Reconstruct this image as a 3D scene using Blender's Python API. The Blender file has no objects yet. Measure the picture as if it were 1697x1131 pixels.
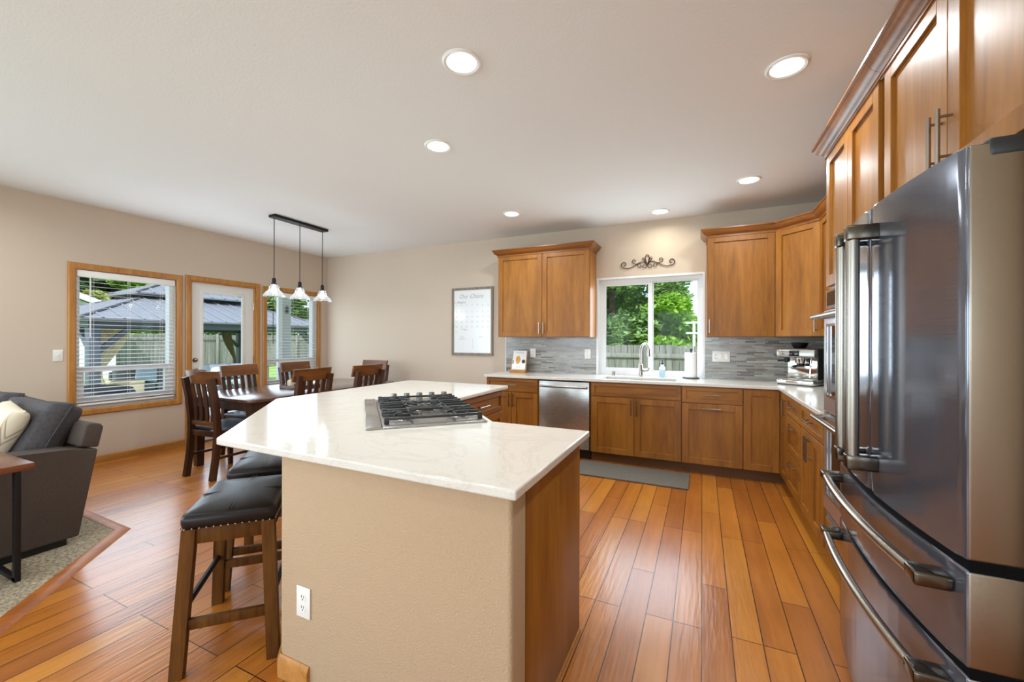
import bpy, bmesh, math, random
from mathutils import Matrix, Vector
R = random.Random(7)
PI = math.pi
SC = bpy.context.scene
COL = SC.collection
# ------------------------------------------------------------------ camera, light, exposure
XL, YB, ZC, XR, YR = -5.91, 5.114, 2.761, 1.283, -4.6     # left wall, back wall, ceiling, right wall, rear wall
GZ = -0.45                                                # garden level
cam = bpy.data.cameras.new('camera'); camo = bpy.data.objects.new('camera', cam); COL.objects.link(camo)
cam.sensor_width = 36; cam.lens = 679.85 / 1697 * 36; cam.shift_y = -0.0006; cam.clip_start = 0.05; cam.clip_end = 300
camo.matrix_world = (Matrix.Translation((0, 0, 1.3373)) @ Matrix.Rotation(0.4343, 4, 'Z')
                     @ Matrix.Rotation(PI/2, 4, 'X') @ Matrix.Rotation(0.0025, 4, 'Z'))
SC.camera = camo
SC.view_settings.view_transform = 'Standard'; SC.view_settings.look = 'None'
SC.view_settings.exposure = 0.21; SC.view_settings.gamma = 1.0; SC.view_settings.use_curve_mapping = False
SKY_STRENGTH, SUN_W, CAN_W, FILL_W, PEND_W = 0.33, 4.4, 9.0, 68.0, 3.0
SC.view_settings.use_white_balance = True; SC.view_settings.white_balance_temperature = 5550; SC.view_settings.white_balance_tint = 2
wd = bpy.data.worlds.new('sky'); SC.world = wd; wd.use_nodes = True
_n = wd.node_tree.nodes; _l = wd.node_tree.links; _bg = _n['Background']
_sky = _n.new('ShaderNodeTexSky'); _sky.sky_type = 'NISHITA'; _sky.sun_disc = False
_sky.sun_elevation = math.radians(48); _sky.sun_rotation = math.radians(160); _sky.air_density = 1.0; _sky.dust_density = 2.5
_mx = _n.new('ShaderNodeMix'); _mx.data_type = 'RGBA'; _mx.inputs[0].default_value = .5; _mx.inputs[7].default_value = (4, 4.1, 4.2, 1)
_l.new(_sky.outputs[0], _mx.inputs[6]); _l.new(_mx.outputs[2], _bg.inputs[0]); _bg.inputs[1].default_value = SKY_STRENGTH
def lamp(name, kind, loc, energy, color=(1, 1, 1), rot=(0, 0, 0), **kw):
    d = bpy.data.lights.new(name, kind); d.energy = energy; d.color = color
    for k, v in kw.items(): setattr(d, k, v)
    o = bpy.data.objects.new(name, d); COL.objects.link(o); o.location = loc; o.rotation_euler = rot
    return o
lamp('sun', 'SUN', (0, 0, 20), SUN_W, (1, .95, .86), (math.radians(40), 0, math.radians(28)), angle=0.01)
# rear and side lamps: added fill, standing in for daylight from unseen windows
lamp('rear_fill_lamp', 'AREA', (-3.6, YR+.05, 1.5), FILL_W, (.93, .97, 1), (PI/2, 0, 0), shape='RECTANGLE', size=2.6, size_y=1.7)
lamp('rear_fill_lamp', 'AREA', (-.4, YR+.05, 1.5), FILL_W, (.93, .97, 1), (PI/2, 0, 0), shape='RECTANGLE', size=2.0, size_y=1.7)
lamp('side_fill_lamp', 'AREA', (XL+.03, -1.6, 1.45), FILL_W*1.1, (.93, .97, 1), (PI/2, 0, -PI/2), shape='RECTANGLE', size=3.0, size_y=1.7)
lamp('dining_window_daylight', 'AREA', (XL+.015, 2.41, 1.35), 12, (.95, .98, 1), (PI/2, 0, -PI/2), shape='RECTANGLE', size=.9, size_y=1.4)
lamp('dining_window_daylight', 'AREA', (XL+.015, 4.46, 1.35), 6, (.95, .98, 1), (PI/2, 0, -PI/2), shape='RECTANGLE', size=.85, size_y=1.4)
lamp('patio_door_daylight', 'AREA', (XL+.015, 3.43, 1.2), 8, (.95, .98, 1), (PI/2, 0, -PI/2), shape='RECTANGLE', size=.5, size_y=1.5)
lamp('sink_window_daylight', 'AREA', (-.59, YB-.01, 1.5), 16, (.95, .98, 1), (-PI/2, 0, 0), shape='RECTANGLE', size=1.1, size_y=1.0)

# ------------------------------------------------------------------ helpers
def lin(c): return c/12.92 if c <= .04045 else ((c+.055)/1.055)**2.4
def rgb(r, g, b): return (lin(r/255), lin(g/255), lin(b/255), 1)

class MB:
    """collects shapes in one bmesh, then links them as ONE mesh object"""
    def __init__(s, M=None): s.bm = bmesh.new(); s.M = M or Matrix()
    def _v(s, co): return s.bm.verts.new(s.M @ Vector(co))
    def _bev(s, faces, bev, seg):
        if bev <= 0: return
        es = list({e for f in faces for e in f.edges})
        bmesh.ops.bevel(s.bm, geom=es, offset=bev, segments=seg, profile=.5, affect='EDGES', clamp_overlap=True)
    def box(s, x0, x1, y0, y1, z0, z1, bev=0, seg=2, T=None):
        T = T or Matrix()
        c = [T @ Vector(p) for p in ((x0,y0,z0),(x1,y0,z0),(x1,y1,z0),(x0,y1,z0),(x0,y0,z1),(x1,y0,z1),(x1,y1,z1),(x0,y1,z1))]
        v = [s._v(p) for p in c]
        fs = [s.bm.faces.new([v[i] for i in f]) for f in ((3,2,1,0),(4,5,6,7),(0,1,5,4),(1,2,6,5),(2,3,7,6),(3,0,4,7))]
        s._bev(fs, bev, seg); return s
    def prism(s, pts, h0, h1, axis='z', bev=0, seg=2, T=None):
        T = T or Matrix()
        f3 = {'z': lambda a,b,h: (a,b,h), 'x': lambda a,b,h: (h,a,b), 'y': lambda a,b,h: (a,h,b)}[axis]
        lo = [s._v(T @ Vector(f3(a,b,h0))) for a,b in pts]; hi = [s._v(T @ Vector(f3(a,b,h1))) for a,b in pts]
        n = len(pts); fs = [s.bm.faces.new(lo[::-1]), s.bm.faces.new(hi)]
        for i in range(n): fs.append(s.bm.faces.new((lo[i], lo[(i+1)%n], hi[(i+1)%n], hi[i])))
        s._bev(fs, bev, seg); return s
    def loft(s, rings, close=True, caps=True):
        vs = [[s._v(p) for p in r] for r in rings]; n = len(rings[0])
        for a, b in zip(vs, vs[1:]):
            for i in range(n if close else n-1): s.bm.faces.new((a[i], a[(i+1)%n], b[(i+1)%n], b[i]))
        if caps: s.bm.faces.new(vs[0][::-1]); s.bm.faces.new(vs[-1])
        return s
    def tube(s, pts, r, n=8, closed=False, caps=True, flat=1.0):
        P = [Vector(p) for p in pts]; m = len(P); rings = []; up = None
        for i in range(m):
            if closed: t = P[(i+1)%m]-P[i-1]
            else: t = P[min(i+1, m-1)]-P[max(i-1, 0)]
            t.normalize()
            if up is None:
                up = Vector((0,0,1)) if abs(t.z) < .9 else Vector((1,0,0))
            a = t.cross(up); 
            if a.length < 1e-5: a = t.orthogonal()
            a.normalize(); b = a.cross(t); b.normalize(); up = b
            rr = r(i/(m-1)) if callable(r) else r
            rings.append([P[i]+a*math.cos(2*PI*k/n)*rr+b*math.sin(2*PI*k/n)*rr*flat for k in range(n)])
        if closed: rings.append(rings[0]); s.loft(rings, caps=False)
        else: s.loft(rings, caps=caps)
        return s
    def lathe(s, prof, c=(0,0,0), n=24, T=None, caps=True):
        T = T or Matrix.Translation(c)
        s.loft([[T @ Vector((r*math.cos(2*PI*k/n), r*math.sin(2*PI*k/n), z)) for k in range(n)] for r, z in prof], caps=caps); return s
    def sweep(s, path, prof, closed=False, f3=lambda a,b,h: (a,b,h)):
        """profile (offset, height) along a polyline, mitred; offset to the right of the path"""
        n = len(path); P = [Vector(p) for p in path]; rings = []
        for i in range(n):
            d0 = (P[i]-P[i-1]).normalized() if (i or closed) else None
            d1 = (P[(i+1)%n]-P[i]).normalized() if (i < n-1 or closed) else None
            n0 = Vector((d0.y,-d0.x)) if d0 else None; n1 = Vector((d1.y,-d1.x)) if d1 else None
            if n0 is None: mm = n1
            elif n1 is None: mm = n0
            else: mm = (n0+n1); mm = mm/ (mm.dot(n0)) if abs(mm.dot(n0)) > 1e-6 else n0
            rings.append([f3(P[i].x+mm.x*o, P[i].y+mm.y*o, h) for o, h in prof])
        if closed: rings.append(rings[0])
        s.loft(rings, caps=not closed); return s
    def grid(s, xs, ys, keep, h0, h1, f3=lambda a,b,h: (a,b,h)):
        """flat slab made of cells, with holes; only true boundary faces"""
        vd = {}
        def V(i,j,k):
            key = (i,j,k)
            if key not in vd: vd[key] = s._v(f3(xs[i], ys[j], (h0,h1)[k]))
            return vd[key]
        K = {(i,j) for i in range(len(xs)-1) for j in range(len(ys)-1) if keep((xs[i]+xs[i+1])/2, (ys[j]+ys[j+1])/2)}
        for i,j in K:
            s.bm.faces.new((V(i,j,1),V(i+1,j,1),V(i+1,j+1,1),V(i,j+1,1))); s.bm.faces.new((V(i,j+1,0),V(i+1,j+1,0),V(i+1,j,0),V(i,j,0)))
            for (di,dj,a,b) in ((-1,0,(i,j+1),(i,j)),(1,0,(i+1,j),(i+1,j+1)),(0,-1,(i,j),(i+1,j)),(0,1,(i+1,j+1),(i,j+1))):
                if (i+di,j+dj) not in K: s.bm.faces.new((V(*a,0),V(*b,0),V(*b,1),V(*a,1)))
        return s
    def ring(s, a0, a1, c0, c1, wl, wr, wb, wt, h0, h1, f3):
        """rectangular frame in one piece"""
        return s.grid([a0, a0+wl, a1-wr, a1], [c0, c0+wb, c1-wt, c1], lambda a, c: not (a0+wl < a < a1-wr and c0+wb < c < c1-wt), h0, h1, f3)
    def add_mesh(s, me, T): 
        vs = [s._v(T @ v.co) for v in me.vertices]
        for p in me.polygons:
            try: s.bm.faces.new([vs[i] for i in p.vertices])
            except ValueError: pass
        return s
    def build(s, name, mat, parent=None, smooth=35, sub=0):
        bmesh.ops.recalc_face_normals(s.bm, faces=s.bm.faces)
        me = bpy.data.meshes.new(name); 
        if parent is not None:
            w = wloc(parent); bmesh.ops.translate(s.bm, verts=s.bm.verts, vec=-w)
        s.bm.to_mesh(me); s.bm.free()
        if smooth:
            me.polygons.foreach_set('use_smooth', [True]*len(me.polygons)); me.set_sharp_from_angle(angle=math.radians(smooth))
        for m in (mat if isinstance(mat, (list, tuple)) else [mat]): me.materials.append(m)
        o = bpy.data.objects.new(name, me); COL.objects.link(o)
        if parent is not None: o.parent = parent
        if sub:
            md = o.modifiers.new('smooth', 'SUBSURF'); md.levels = sub; md.render_levels = sub
        return o
def wloc(o):
    v = Vector(o.location); p = o.parent
    while p: v += p.location; p = p.parent
    return v
def tag(o, label=None, cat=None, group=None, kind=None):
    for k, v in (('label', label), ('category', cat), ('group', group), ('kind', kind)):
        if v: o[k] = v
    return o
def thing(name, label, cat, loc=(0,0,0), group=None):
    o = bpy.data.objects.new(name, None); COL.objects.link(o); o.location = loc; o.empty_display_size = .1
    return tag(o, label, cat, group)
def structure(name, loc=(0,0,0)):
    o = bpy.data.objects.new(name, None); COL.objects.link(o); o.location = loc; o['kind'] = 'structure'; return o
def dup(root, loc, rotz=0, label=None, group=None):
    r = root.copy(); COL.objects.link(r); r.location = loc; r.rotation_euler = (0,0,rotz)
    if label: r['label'] = label
    if group: r['group'] = group
    for ch in list(root.children):
        c = ch.copy(); COL.objects.link(c); c.parent = r
        for g in list(ch.children):
            d = g.copy(); COL.objects.link(d); d.parent = c
    return r
def frame(o, u):
    """local axes: u to the right seen from the front, d into the cabinet, z up"""
    u = Vector((u[0], u[1], 0)).normalized(); d = Vector((0,0,1)).cross(u)
    return Matrix(((u.x,d.x,0,o[0]),(u.y,d.y,0,o[1]),(0,0,1,o[2] if len(o) > 2 else 0),(0,0,0,1)))
def text_mesh(txt, size, shear=0):
    c = bpy.data.curves.new('t', 'FONT'); c.body = txt; c.size = size; c.shear = shear; c.align_x = 'CENTER'; c.align_y = 'CENTER'; c.resolution_u = 2; c.offset = -size*.012
    o = bpy.data.objects.new('t', c); COL.objects.link(o)
    me = bpy.data.meshes.new_from_object(o.evaluated_get(bpy.context.evaluated_depsgraph_get()))
    bpy.data.objects.remove(o); bpy.data.curves.remove(c); return me

# ------------------------------------------------------------------ materials (procedural)
def mat(name, col, rough=.5, metal=0., spec=.5, **kw):
    m = bpy.data.materials.new(name); m.use_nodes = True; b = m.node_tree.nodes['Principled BSDF']
    b.inputs['Base Color'].default_value = col; b.inputs['Roughness'].default_value = rough
    b.inputs['Metallic'].default_value = metal; b.inputs['Specular IOR Level'].default_value = spec
    for k, v in kw.items(): b.inputs[k.replace('_', ' ')].default_value = v
    return m
def N(m, t, **kw):
    n = m.node_tree.nodes.new(t)
    for k, v in kw.items():
        if k in n.inputs: n.inputs[k].default_value = v
        else: setattr(n, k, v)
    return n
def L(m, a, b): m.node_tree.links.new(a, b)
def P(m): return m.node_tree.nodes['Principled BSDF']
def coords(m, scale=(1,1,1), rot=(0,0,0), which='Object'):
    tc = N(m, 'ShaderNodeTexCoord'); mp = N(m, 'ShaderNodeMapping'); mp.inputs['Scale'].default_value = scale; mp.inputs['Rotation'].default_value = rot
    L(m, tc.outputs[which], mp.inputs[0]); return mp.outputs[0]
def ramp(m, fac, stops):
    r = N(m, 'ShaderNodeValToRGB'); L(m, fac, r.inputs[0]); e = r.color_ramp.elements
    while len(e) < len(stops): e.new(.5)
    for el, (p, c) in zip(e, stops): el.position = p; el.color = c
    return r.outputs[0]
def bump(m, h, strength, dist=.01, norm=None):
    b = N(m, 'ShaderNodeBump'); b.inputs['Strength'].default_value = strength; b.inputs['Distance'].default_value = dist
    L(m, h, b.inputs['Height'])
    if norm: L(m, norm, b.inputs['Normal'])
    L(m, b.outputs[0], P(m).inputs['Normal']); return b.outputs[0]
def noise(m, vec, scale, detail=3, rough=.5, dist=0):
    n = N(m, 'ShaderNodeTexNoise'); n.inputs['Scale'].default_value = scale; n.inputs['Detail'].default_value = detail
    n.inputs['Roughness'].default_value = rough; n.inputs['Distortion'].default_value = dist
    if vec: L(m, vec, n.inputs['Vector'])
    return n
def mixc(m, fac, a, b, mode='MIX'):
    x = N(m, 'ShaderNodeMix', data_type='RGBA', blend_type=mode)
    for s, v in ((0, fac), (6, a), (7, b)):
        if hasattr(v, 'links'): L(m, v, x.inputs[s])
        else: x.inputs[s].default_value = v
    return x.outputs[2]
def speckled(name, c1, c2, scale, rough=.9, bstr=0., bscale=None, bdist=.01, **kw):
    m = mat(name, c1, rough, **kw); v = coords(m); n = noise(m, v, scale, 4, .6)
    L(m, ramp(m, n.outputs[0], [(.3, c1), (.7, c2)]), P(m).inputs['Base Color'])
    if bstr: bump(m, noise(m, v, bscale or scale, 4, .6).outputs[0], bstr, bdist)
    return m
def wood(name, dark, mid, light, axis='z', rough=.4, freq=9., coat=0., var=.12, stretch=.09, spec=.3):
    m = mat(name, mid, rough, spec=spec, Coat_Weight=coat, Coat_Roughness=.25)
    s = {'x': (stretch,1,1), 'y': (1,stretch,1), 'z': (1,1,stretch)}[axis]
    v = coords(m, s)
    oi = N(m, 'ShaderNodeObjectInfo'); add = N(m, 'ShaderNodeVectorMath', operation='ADD'); L(m, v, add.inputs[0])
    sc = N(m, 'ShaderNodeVectorMath', operation='SCALE'); sc.inputs['Scale'].default_value = 7.; cb = N(m, 'ShaderNodeCombineXYZ')
    for i in range(3): L(m, oi.outputs['Random'], cb.inputs[i])
    L(m, cb.outputs[0], sc.inputs[0]); L(m, sc.outputs[0], add.inputs[1])
    n1 = noise(m, add.outputs[0], freq, 5, .6, .6); n2 = noise(m, add.outputs[0], freq*7, 3, .6)
    c = ramp(m, n1.outputs[0], [(.25, dark), (.5, mid), (.75, light)])
    c = mixc(m, .25, c, ramp(m, n2.outputs[0], [(.3, dark), (.7, light)]))
    bc = N(m, 'ShaderNodeMath', operation='MULTIPLY_ADD'); L(m, oi.outputs['Random'], bc.inputs[0]); bc.inputs[1].default_value = var; bc.inputs[2].default_value = 1-var/2
    hs = N(m, 'ShaderNodeHueSaturation'); L(m, c, hs.inputs['Color']); L(m, bc.outputs[0], hs.inputs['Value'])
    L(m, hs.outputs[0], P(m).inputs['Base Color']); bump(m, n2.outputs[0], .08, .002); return m
def brushed(name, col, rough, axis, str_=.12):
    m = mat(name, col, rough, 1.0); s = {'x': (.02,1,1), 'y': (1,.02,1), 'z': (1,1,.02), 'xy': (.02,.02,1)}[axis]
    n = noise(m, coords(m, s), 420, 2); bump(m, n.outputs[0], str_, .001)
    L(m, ramp(m, n.outputs[0], [(.3, (rough*.8,)*3+(1,)), (.7, (rough*1.2,)*3+(1,))]), P(m).inputs['Roughness']); return m
def glassmat(name, tint=(1,1,1,1), refl=1.0):
    m = bpy.data.materials.new(name); m.use_nodes = True; nt = m.node_tree; nt.nodes.clear()
    o = nt.nodes.new('ShaderNodeOutputMaterial'); t = nt.nodes.new('ShaderNodeBsdfTransparent'); g = nt.nodes.new('ShaderNodeBsdfGlossy')
    t.inputs[0].default_value = tint; g.inputs['Roughness'].default_value = .01; f = nt.nodes.new('ShaderNodeFresnel'); f.inputs[0].default_value = 1.45
    mu = nt.nodes.new('ShaderNodeMath'); mu.operation = 'MULTIPLY'; mu.inputs[1].default_value = refl; x = nt.nodes.new('ShaderNodeMixShader')
    nt.links.new(f.outputs[0], mu.inputs[0]); nt.links.new(mu.outputs[0], x.inputs[0]); nt.links.new(t.outputs[0], x.inputs[1]); nt.links.new(g.outputs[0], x.inputs[2]); nt.links.new(x.outputs[0], o.inputs[0]); return m
def emit(name, col, s):
    m = mat(name, col, .4); P(m).inputs['Emission Color'].default_value = col; P(m).inputs['Emission Strength'].default_value = s; return m
def leafmat(name, c1, c2):
    m = mat(name, c1, .55); n = noise(m, coords(m), 1.3, 4, .7); n2 = noise(m, coords(m), 14, 2, .5)
    c = ramp(m, n.outputs[0], [(.3, c1), (.7, c2)]); c = mixc(m, .5, c, ramp(m, n2.outputs[0], [(.35, c1), (.65, c2)]))
    L(m, c, P(m).inputs['Base Color']); nt = m.node_tree; tr = N(m, 'ShaderNodeBsdfTranslucent'); L(m, c, tr.inputs[0]); x = N(m, 'ShaderNodeMixShader'); x.inputs[0].default_value = .35
    out = nt.nodes['Material Output']; L(m, P(m).outputs[0], x.inputs[1]); L(m, tr.outputs[0], x.inputs[2]); L(m, x.outputs[0], out.inputs[0]); return m

M = {}
def paint(name, col, bs, scale, dist):
    m = mat(name, col, .75, spec=.25); v = coords(m); n = noise(m, v, scale, 3, .55); bump(m, n.outputs[0], bs, dist); return m
M['wall'] = paint('beige_paint', rgb(207,191,173), .12, 120, .004)
M['pony'] = paint('textured_beige_paint', rgb(188,163,131), .6, 150, .006)
M['ceiling'] = paint('ceiling_paint', rgb(236,235,234), .2, 90, .005)
M['trim'] = wood('honey_oak', rgb(150,98,40), rgb(182,126,58), rgb(202,148,78), 'z', .35, 14, .3, .05)
M['trim_h'] = wood('honey_oak_horizontal', rgb(150,98,40), rgb(182,126,58), rgb(202,148,78), 'y', .35, 14, .3, .05)
M['cab'] = wood('maple_stain', rgb(108,62,13), rgb(145,91,24), rgb(171,116,39), 'z', .42, 6, .10, .10, .12)
M['cab_h'] = wood('maple_stain_horizontal', rgb(108,62,13), rgb(145,91,24), rgb(171,116,39), 'x', .42, 6, .10, .10, .12)
M['cab_hy'] = wood('maple_stain_horizontal_side', rgb(108,62,13), rgb(145,91,24), rgb(171,116,39), 'y', .42, 6, .10, .10, .12)
M['crown'] = wood('maple_moulding', rgb(98,52,16), rgb(126,74,26), rgb(148,94,38), 'x', .32, 6, .3, .04)
M['dark'] = mat('black_gasket', rgb(10,10,10), .8, spec=.1)
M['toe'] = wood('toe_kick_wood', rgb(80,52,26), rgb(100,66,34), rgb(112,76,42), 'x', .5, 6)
M['walnut'] = wood('dark_walnut', rgb(36,20,13), rgb(60,35,21), rgb(90,56,32), 'z', .38, 10, .2, .15)
M['walnut_y'] = wood('dark_walnut_top', rgb(52,32,24), rgb(84,54,40), rgb(112,76,56), 'y', .22, 8, .6, .05)
M['walnut_x'] = wood('walnut_rail', rgb(66,36,14), rgb(106,62,26), rgb(136,86,40), 'x', .34, 10, .25, .1)
M['stool'] = wood('stool_wood', rgb(52,30,8), rgb(90,55,18), rgb(120,80,32), 'z', .5, 12, 0, .12, spec=.15)
M['strip'] = wood('floor_edge_strip', rgb(132,72,24), rgb(164,94,34), rgb(186,116,48), 'y', .42, 10)
M['endtop'] = wood('reddish_tabletop', rgb(74,38,22), rgb(110,62,38), rgb(138,86,56), 'y', .3, 8, .4)
M['quartz'] = mat('white_quartz', rgb(232,229,222), .12, spec=.5)
_m = M['quartz']; _v = coords(_m); _n1 = noise(_m, _v, 1.6, 6, .62, 1.8); _n2 = noise(_m, _v, 160, 2)
_c = ramp(_m, _n1.outputs[0], [(.0, rgb(224,218,208)), (.48, rgb(224,218,208)), (.5, rgb(216,209,198)), (.52, rgb(224,218,208))])
L(_m, mixc(_m, .06, _c, ramp(_m, _n2.outputs[0], [(.4, rgb(190,184,174)), (.6, rgb(240,238,232))])), P(_m).inputs['Base Color'])
M['steel'] = brushed('brushed_steel', rgb(168,165,160), .24, 'xy')
M['steel_v'] = brushed('brushed_steel_vertical', rgb(190,188,190), .2, 'z', .05)
M['steel_fridge'] = brushed('brushed_steel_door', rgb(118,120,131), .13, 'xy', .03)
M['steel_warmlit'] = brushed('brushed_steel_warmlit', rgb(146,134,117), .36, 'y', .06)  # same steel as the doors, warm reflected room light put into its colour
M['chrome'] = mat('polished_steel', rgb(226,224,220), .1, 1)
M['nickel'] = mat('brushed_nickel', rgb(160,153,142), .26, 1)
M['darksteel'] = mat('dark_steel', rgb(96,90,80), .22, 1)
M['black'] = mat('black_plastic', rgb(16,16,17), .4)
M['iron'] = mat('cast_iron', rgb(44,44,45), .42, spec=.6)
M['blackmetal'] = mat('black_metal', rgb(40,38,38), .45, .6)
M['bronze'] = mat('bronze_iron', rgb(72,46,26), .5, .5)
M['white'] = mat('white_plastic', rgb(240,238,232), .35)
M['vinyl'] = mat('white_vinyl', rgb(238,238,240), .35)
M['doorwhite'] = mat('white_door_paint', rgb(230,228,224), .45)
M['blind'] = mat('white_blind', rgb(250,249,246), .45)
M['glass'] = glassmat('window_glass', (1,1,1,1), .12)
M['shade'] = glassmat('clear_shade_glass', (.98,.98,.98,1), .8)
_nt = M['shade'].node_tree; _o = _nt.nodes['Material Output']; _src = _o.inputs[0].links[0].from_socket; _tr = _nt.nodes.new('ShaderNodeBsdfTranslucent'); _mx = _nt.nodes.new('ShaderNodeMixShader'); _mx.inputs[0].default_value = .035
_nt.links.new(_src, _mx.inputs[1]); _nt.links.new(_tr.outputs[0], _mx.inputs[2]); _nt.links.new(_mx.outputs[0], _o.inputs[0])
M['blackglass'] = mat('black_oven_glass', rgb(18,17,18), .06, spec=.6)
M['leather'] = mat('black_leather', rgb(27,21,18), .34, spec=.28)
bump(M['leather'], noise(M['leather'], coords(M['leather']), 220, 3).outputs[0], .12, .003)
M['seatblue'] = mat('dark_blue_grey_upholstery', rgb(84,92,106), .45)
M['stud'] = mat('antique_nail', rgb(150,136,120), .3, 1)
M['sofa'] = speckled('grey_brown_weave', rgb(62,52,45), rgb(82,70,61), 260, .9, .3, 500, .002)
M['cushion'] = speckled('dark_grey_corduroy', rgb(54,50,51), rgb(74,69,71), 60, .75, .2, 90, .004)
M['cream'] = mat('cream_linen', rgb(224,212,184), .9)
_m = M['cream']; _w = N(_m, 'ShaderNodeTexWave', wave_type='BANDS', bands_direction='X'); L(_m, coords(_m), _w.inputs[0]); _w.inputs['Scale'].default_value = 5.2
L(_m, ramp(_m, _w.outputs[1], [(0, rgb(226,214,188)), (.93, rgb(226,214,188)), (.96, rgb(150,120,100)), (1, rgb(226,214,188))]), P(_m).inputs['Base Color'])
M['carpet'] = speckled('speckled_carpet', rgb(112,96,74), rgb(222,204,172), 62, 1., .9, 90, .02)
M['mat'] = speckled('grey_rubber', rgb(104,100,92), rgb(114,110,102), 40, .6, .1, 200, .002)
M['paper'] = mat('white_paper', rgb(240,238,234), .8)
M['board'] = mat('whiteboard', rgb(238,240,242), .15)
M['greywood'] = wood('weathered_grey_frame', rgb(104,94,84), rgb(132,122,110), rgb(150,140,128), 'z', .6, 20)
M['ink'] = mat('grey_ink', rgb(130,130,132), .6)
M['redink'] = mat('red_ink', rgb(190,90,90), .6)
M['bamboo'] = wood('bamboo', rgb(150,100,40), rgb(178,124,56), rgb(196,146,78), 'x', .4, 12)
M['bread'] = speckled('baked_crust', rgb(196,140,60), rgb(226,178,100), 50, .7)
M['soap'] = mat('blue_clear_soap', rgb(200,222,236), .08, Transmission_Weight=.85, IOR=1.35)
M['lens'] = emit('lit_lens', (1,.97,.9,1), 7.)
M['bulb'] = emit('lit_bulb', (1,.95,.86,1), 14.)
for _k in ('steel', 'steel_fridge', 'steel_v'): P(M[_k]).inputs['Metallic'].default_value = .76
# hand-scraped plank floor: planks run along Y
_m = M['floor'] = mat('plank_floor', rgb(180,110,50), .28, Coat_Weight=.25, Coat_Roughness=.18)
_v = coords(_m, rot=(0,0,PI/2)); _b = N(_m, 'ShaderNodeTexBrick', offset=.37, offset_frequency=3, squash=1.0)
L(_m, _v, _b.inputs['Vector'])
for k, vv in (('Scale',1.), ('Brick Width',1.05), ('Row Height',.1236), ('Mortar Size',.0022), ('Mortar Smooth',.25), ('Bias',0.)): _b.inputs[k].default_value = vv
_b.inputs['Color1'].default_value = (0,0,0,1); _b.inputs['Color2'].default_value = (1,1,1,1); _b.inputs['Mortar'].default_value = (.5,.5,.5,1)
_g = noise(_m, coords(_m, (1,.07,1)), 16, 5, .62, .5); _g2 = noise(_m, coords(_m, (1,.5,1)), 3.2, 4, .6)
_c = ramp(_m, _b.outputs['Color'], [(0, rgb(132,72,16)), (.3, rgb(192,122,32)), (.55, rgb(154,88,22)), (.8, rgb(180,108,28)), (1, rgb(210,146,48))])
_c = mixc(_m, .35, _c, ramp(_m, _g.outputs[0], [(.3, rgb(126,64,20)), (.7, rgb(206,130,54))]))
_c = mixc(_m, .22, _c, ramp(_m, _g2.outputs[0], [(.35, rgb(132,66,20)), (.7, rgb(208,134,54))]))
_c = mixc(_m, _b.outputs['Fac'], _c, rgb(50,26,10)); L(_m, _c, P(_m).inputs['Base Color'])
_inv = N(_m, 'ShaderNodeMath', operation='MULTIPLY_ADD'); L(_m, _b.outputs['Fac'], _inv.inputs[0]); _inv.inputs[1].default_value = -1.; _inv.inputs[2].default_value = 1.
_nb = bump(_m, _inv.outputs[0], 1., .004)
_ripple = noise(_m, coords(_m, (1,.10,1)), 46, 2, .5); bump(_m, _ripple.outputs[0], .42, .005, _nb)
# linear mosaic tile
def tilemat(name, rot):
    m = mat(name, rgb(150,148,142), .18, spec=.6); v = coords(m, rot=rot); b = N(m, 'ShaderNodeTexBrick', offset=.43, offset_frequency=2, squash=.62, squash_frequency=3); L(m, v, b.inputs['Vector'])
    for k, vv in (('Scale',1.), ('Brick Width',.17), ('Row Height',.0165), ('Mortar Size',.0011), ('Mortar Smooth',.1), ('Bias',-.1)): b.inputs[k].default_value = vv
    b.inputs['Color1'].default_value = (0,0,0,1); b.inputs['Color2'].default_value = (1,1,1,1); b.inputs['Mortar'].default_value = (.5,.5,.5,1)
    c = ramp(m, b.outputs['Color'], [(0, rgb(112,109,104)), (.3, rgb(158,155,148)), (.6, rgb(138,135,130)), (1, rgb(186,183,176))])
    L(m, mixc(m, b.outputs['Fac'], c, rgb(176,172,164)), P(m).inputs['Base Color']); bump(m, b.outputs['Fac'], -.4, .002)
    L(m, ramp(m, b.outputs['Color'], [(0, (.12,)*3+(1,)), (1, (.4,)*3+(1,))]), P(m).inputs['Roughness']); return m
M['tile'] = tilemat('mosaic_tile', (PI/2,0,0)); M['tile_side'] = tilemat('mosaic_tile_side', (PI/2,0,PI/2))
# garden
M['lawn'] = speckled('lawn', rgb(110,150,50), rgb(160,190,80), 8, .95)
M['patio'] = speckled('patio_slab', rgb(150,148,144), rgb(172,170,166), 6, .9)
M['fence'] = wood('weathered_cedar', rgb(80,76,72), rgb(126,121,114), rgb(166,160,152), 'z', .85, 12, 0, .3, .05)
M['postgrey'] = mat('dark_grey_paint', rgb(84,88,98), .55)
M['roofmetal'] = mat('grey_metal_roof', rgb(122,122,127), .55, .1)
M['roofdark'] = mat('dark_roof_edge', rgb(70,70,74), .5)
M['drape'] = speckled('tan_drape', rgb(186,164,132), rgb(206,186,156), 12, .9)
M['drape_dark'] = speckled('brown_drape', rgb(110,86,70), rgb(128,104,86), 12, .9)
M['siding'] = mat('grey_lap_siding', rgb(196,202,206), .7)
M['whitesiding'] = mat('white_siding', rgb(236,238,240), .6)
M['extwhite'] = mat('white_exterior_trim', rgb(240,242,244), .5)
M['patiogrey'] = speckled('grey_outdoor_fabric', rgb(108,112,120), rgb(126,130,138), 50, .9)
M['patiolight'] = speckled('light_grey_outdoor_fabric', rgb(188,190,196), rgb(204,206,212), 50, .9)
M['patioblue'] = speckled('pale_blue_outdoor_fabric', rgb(150,166,186), rgb(176,190,206), 30, .9)
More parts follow.
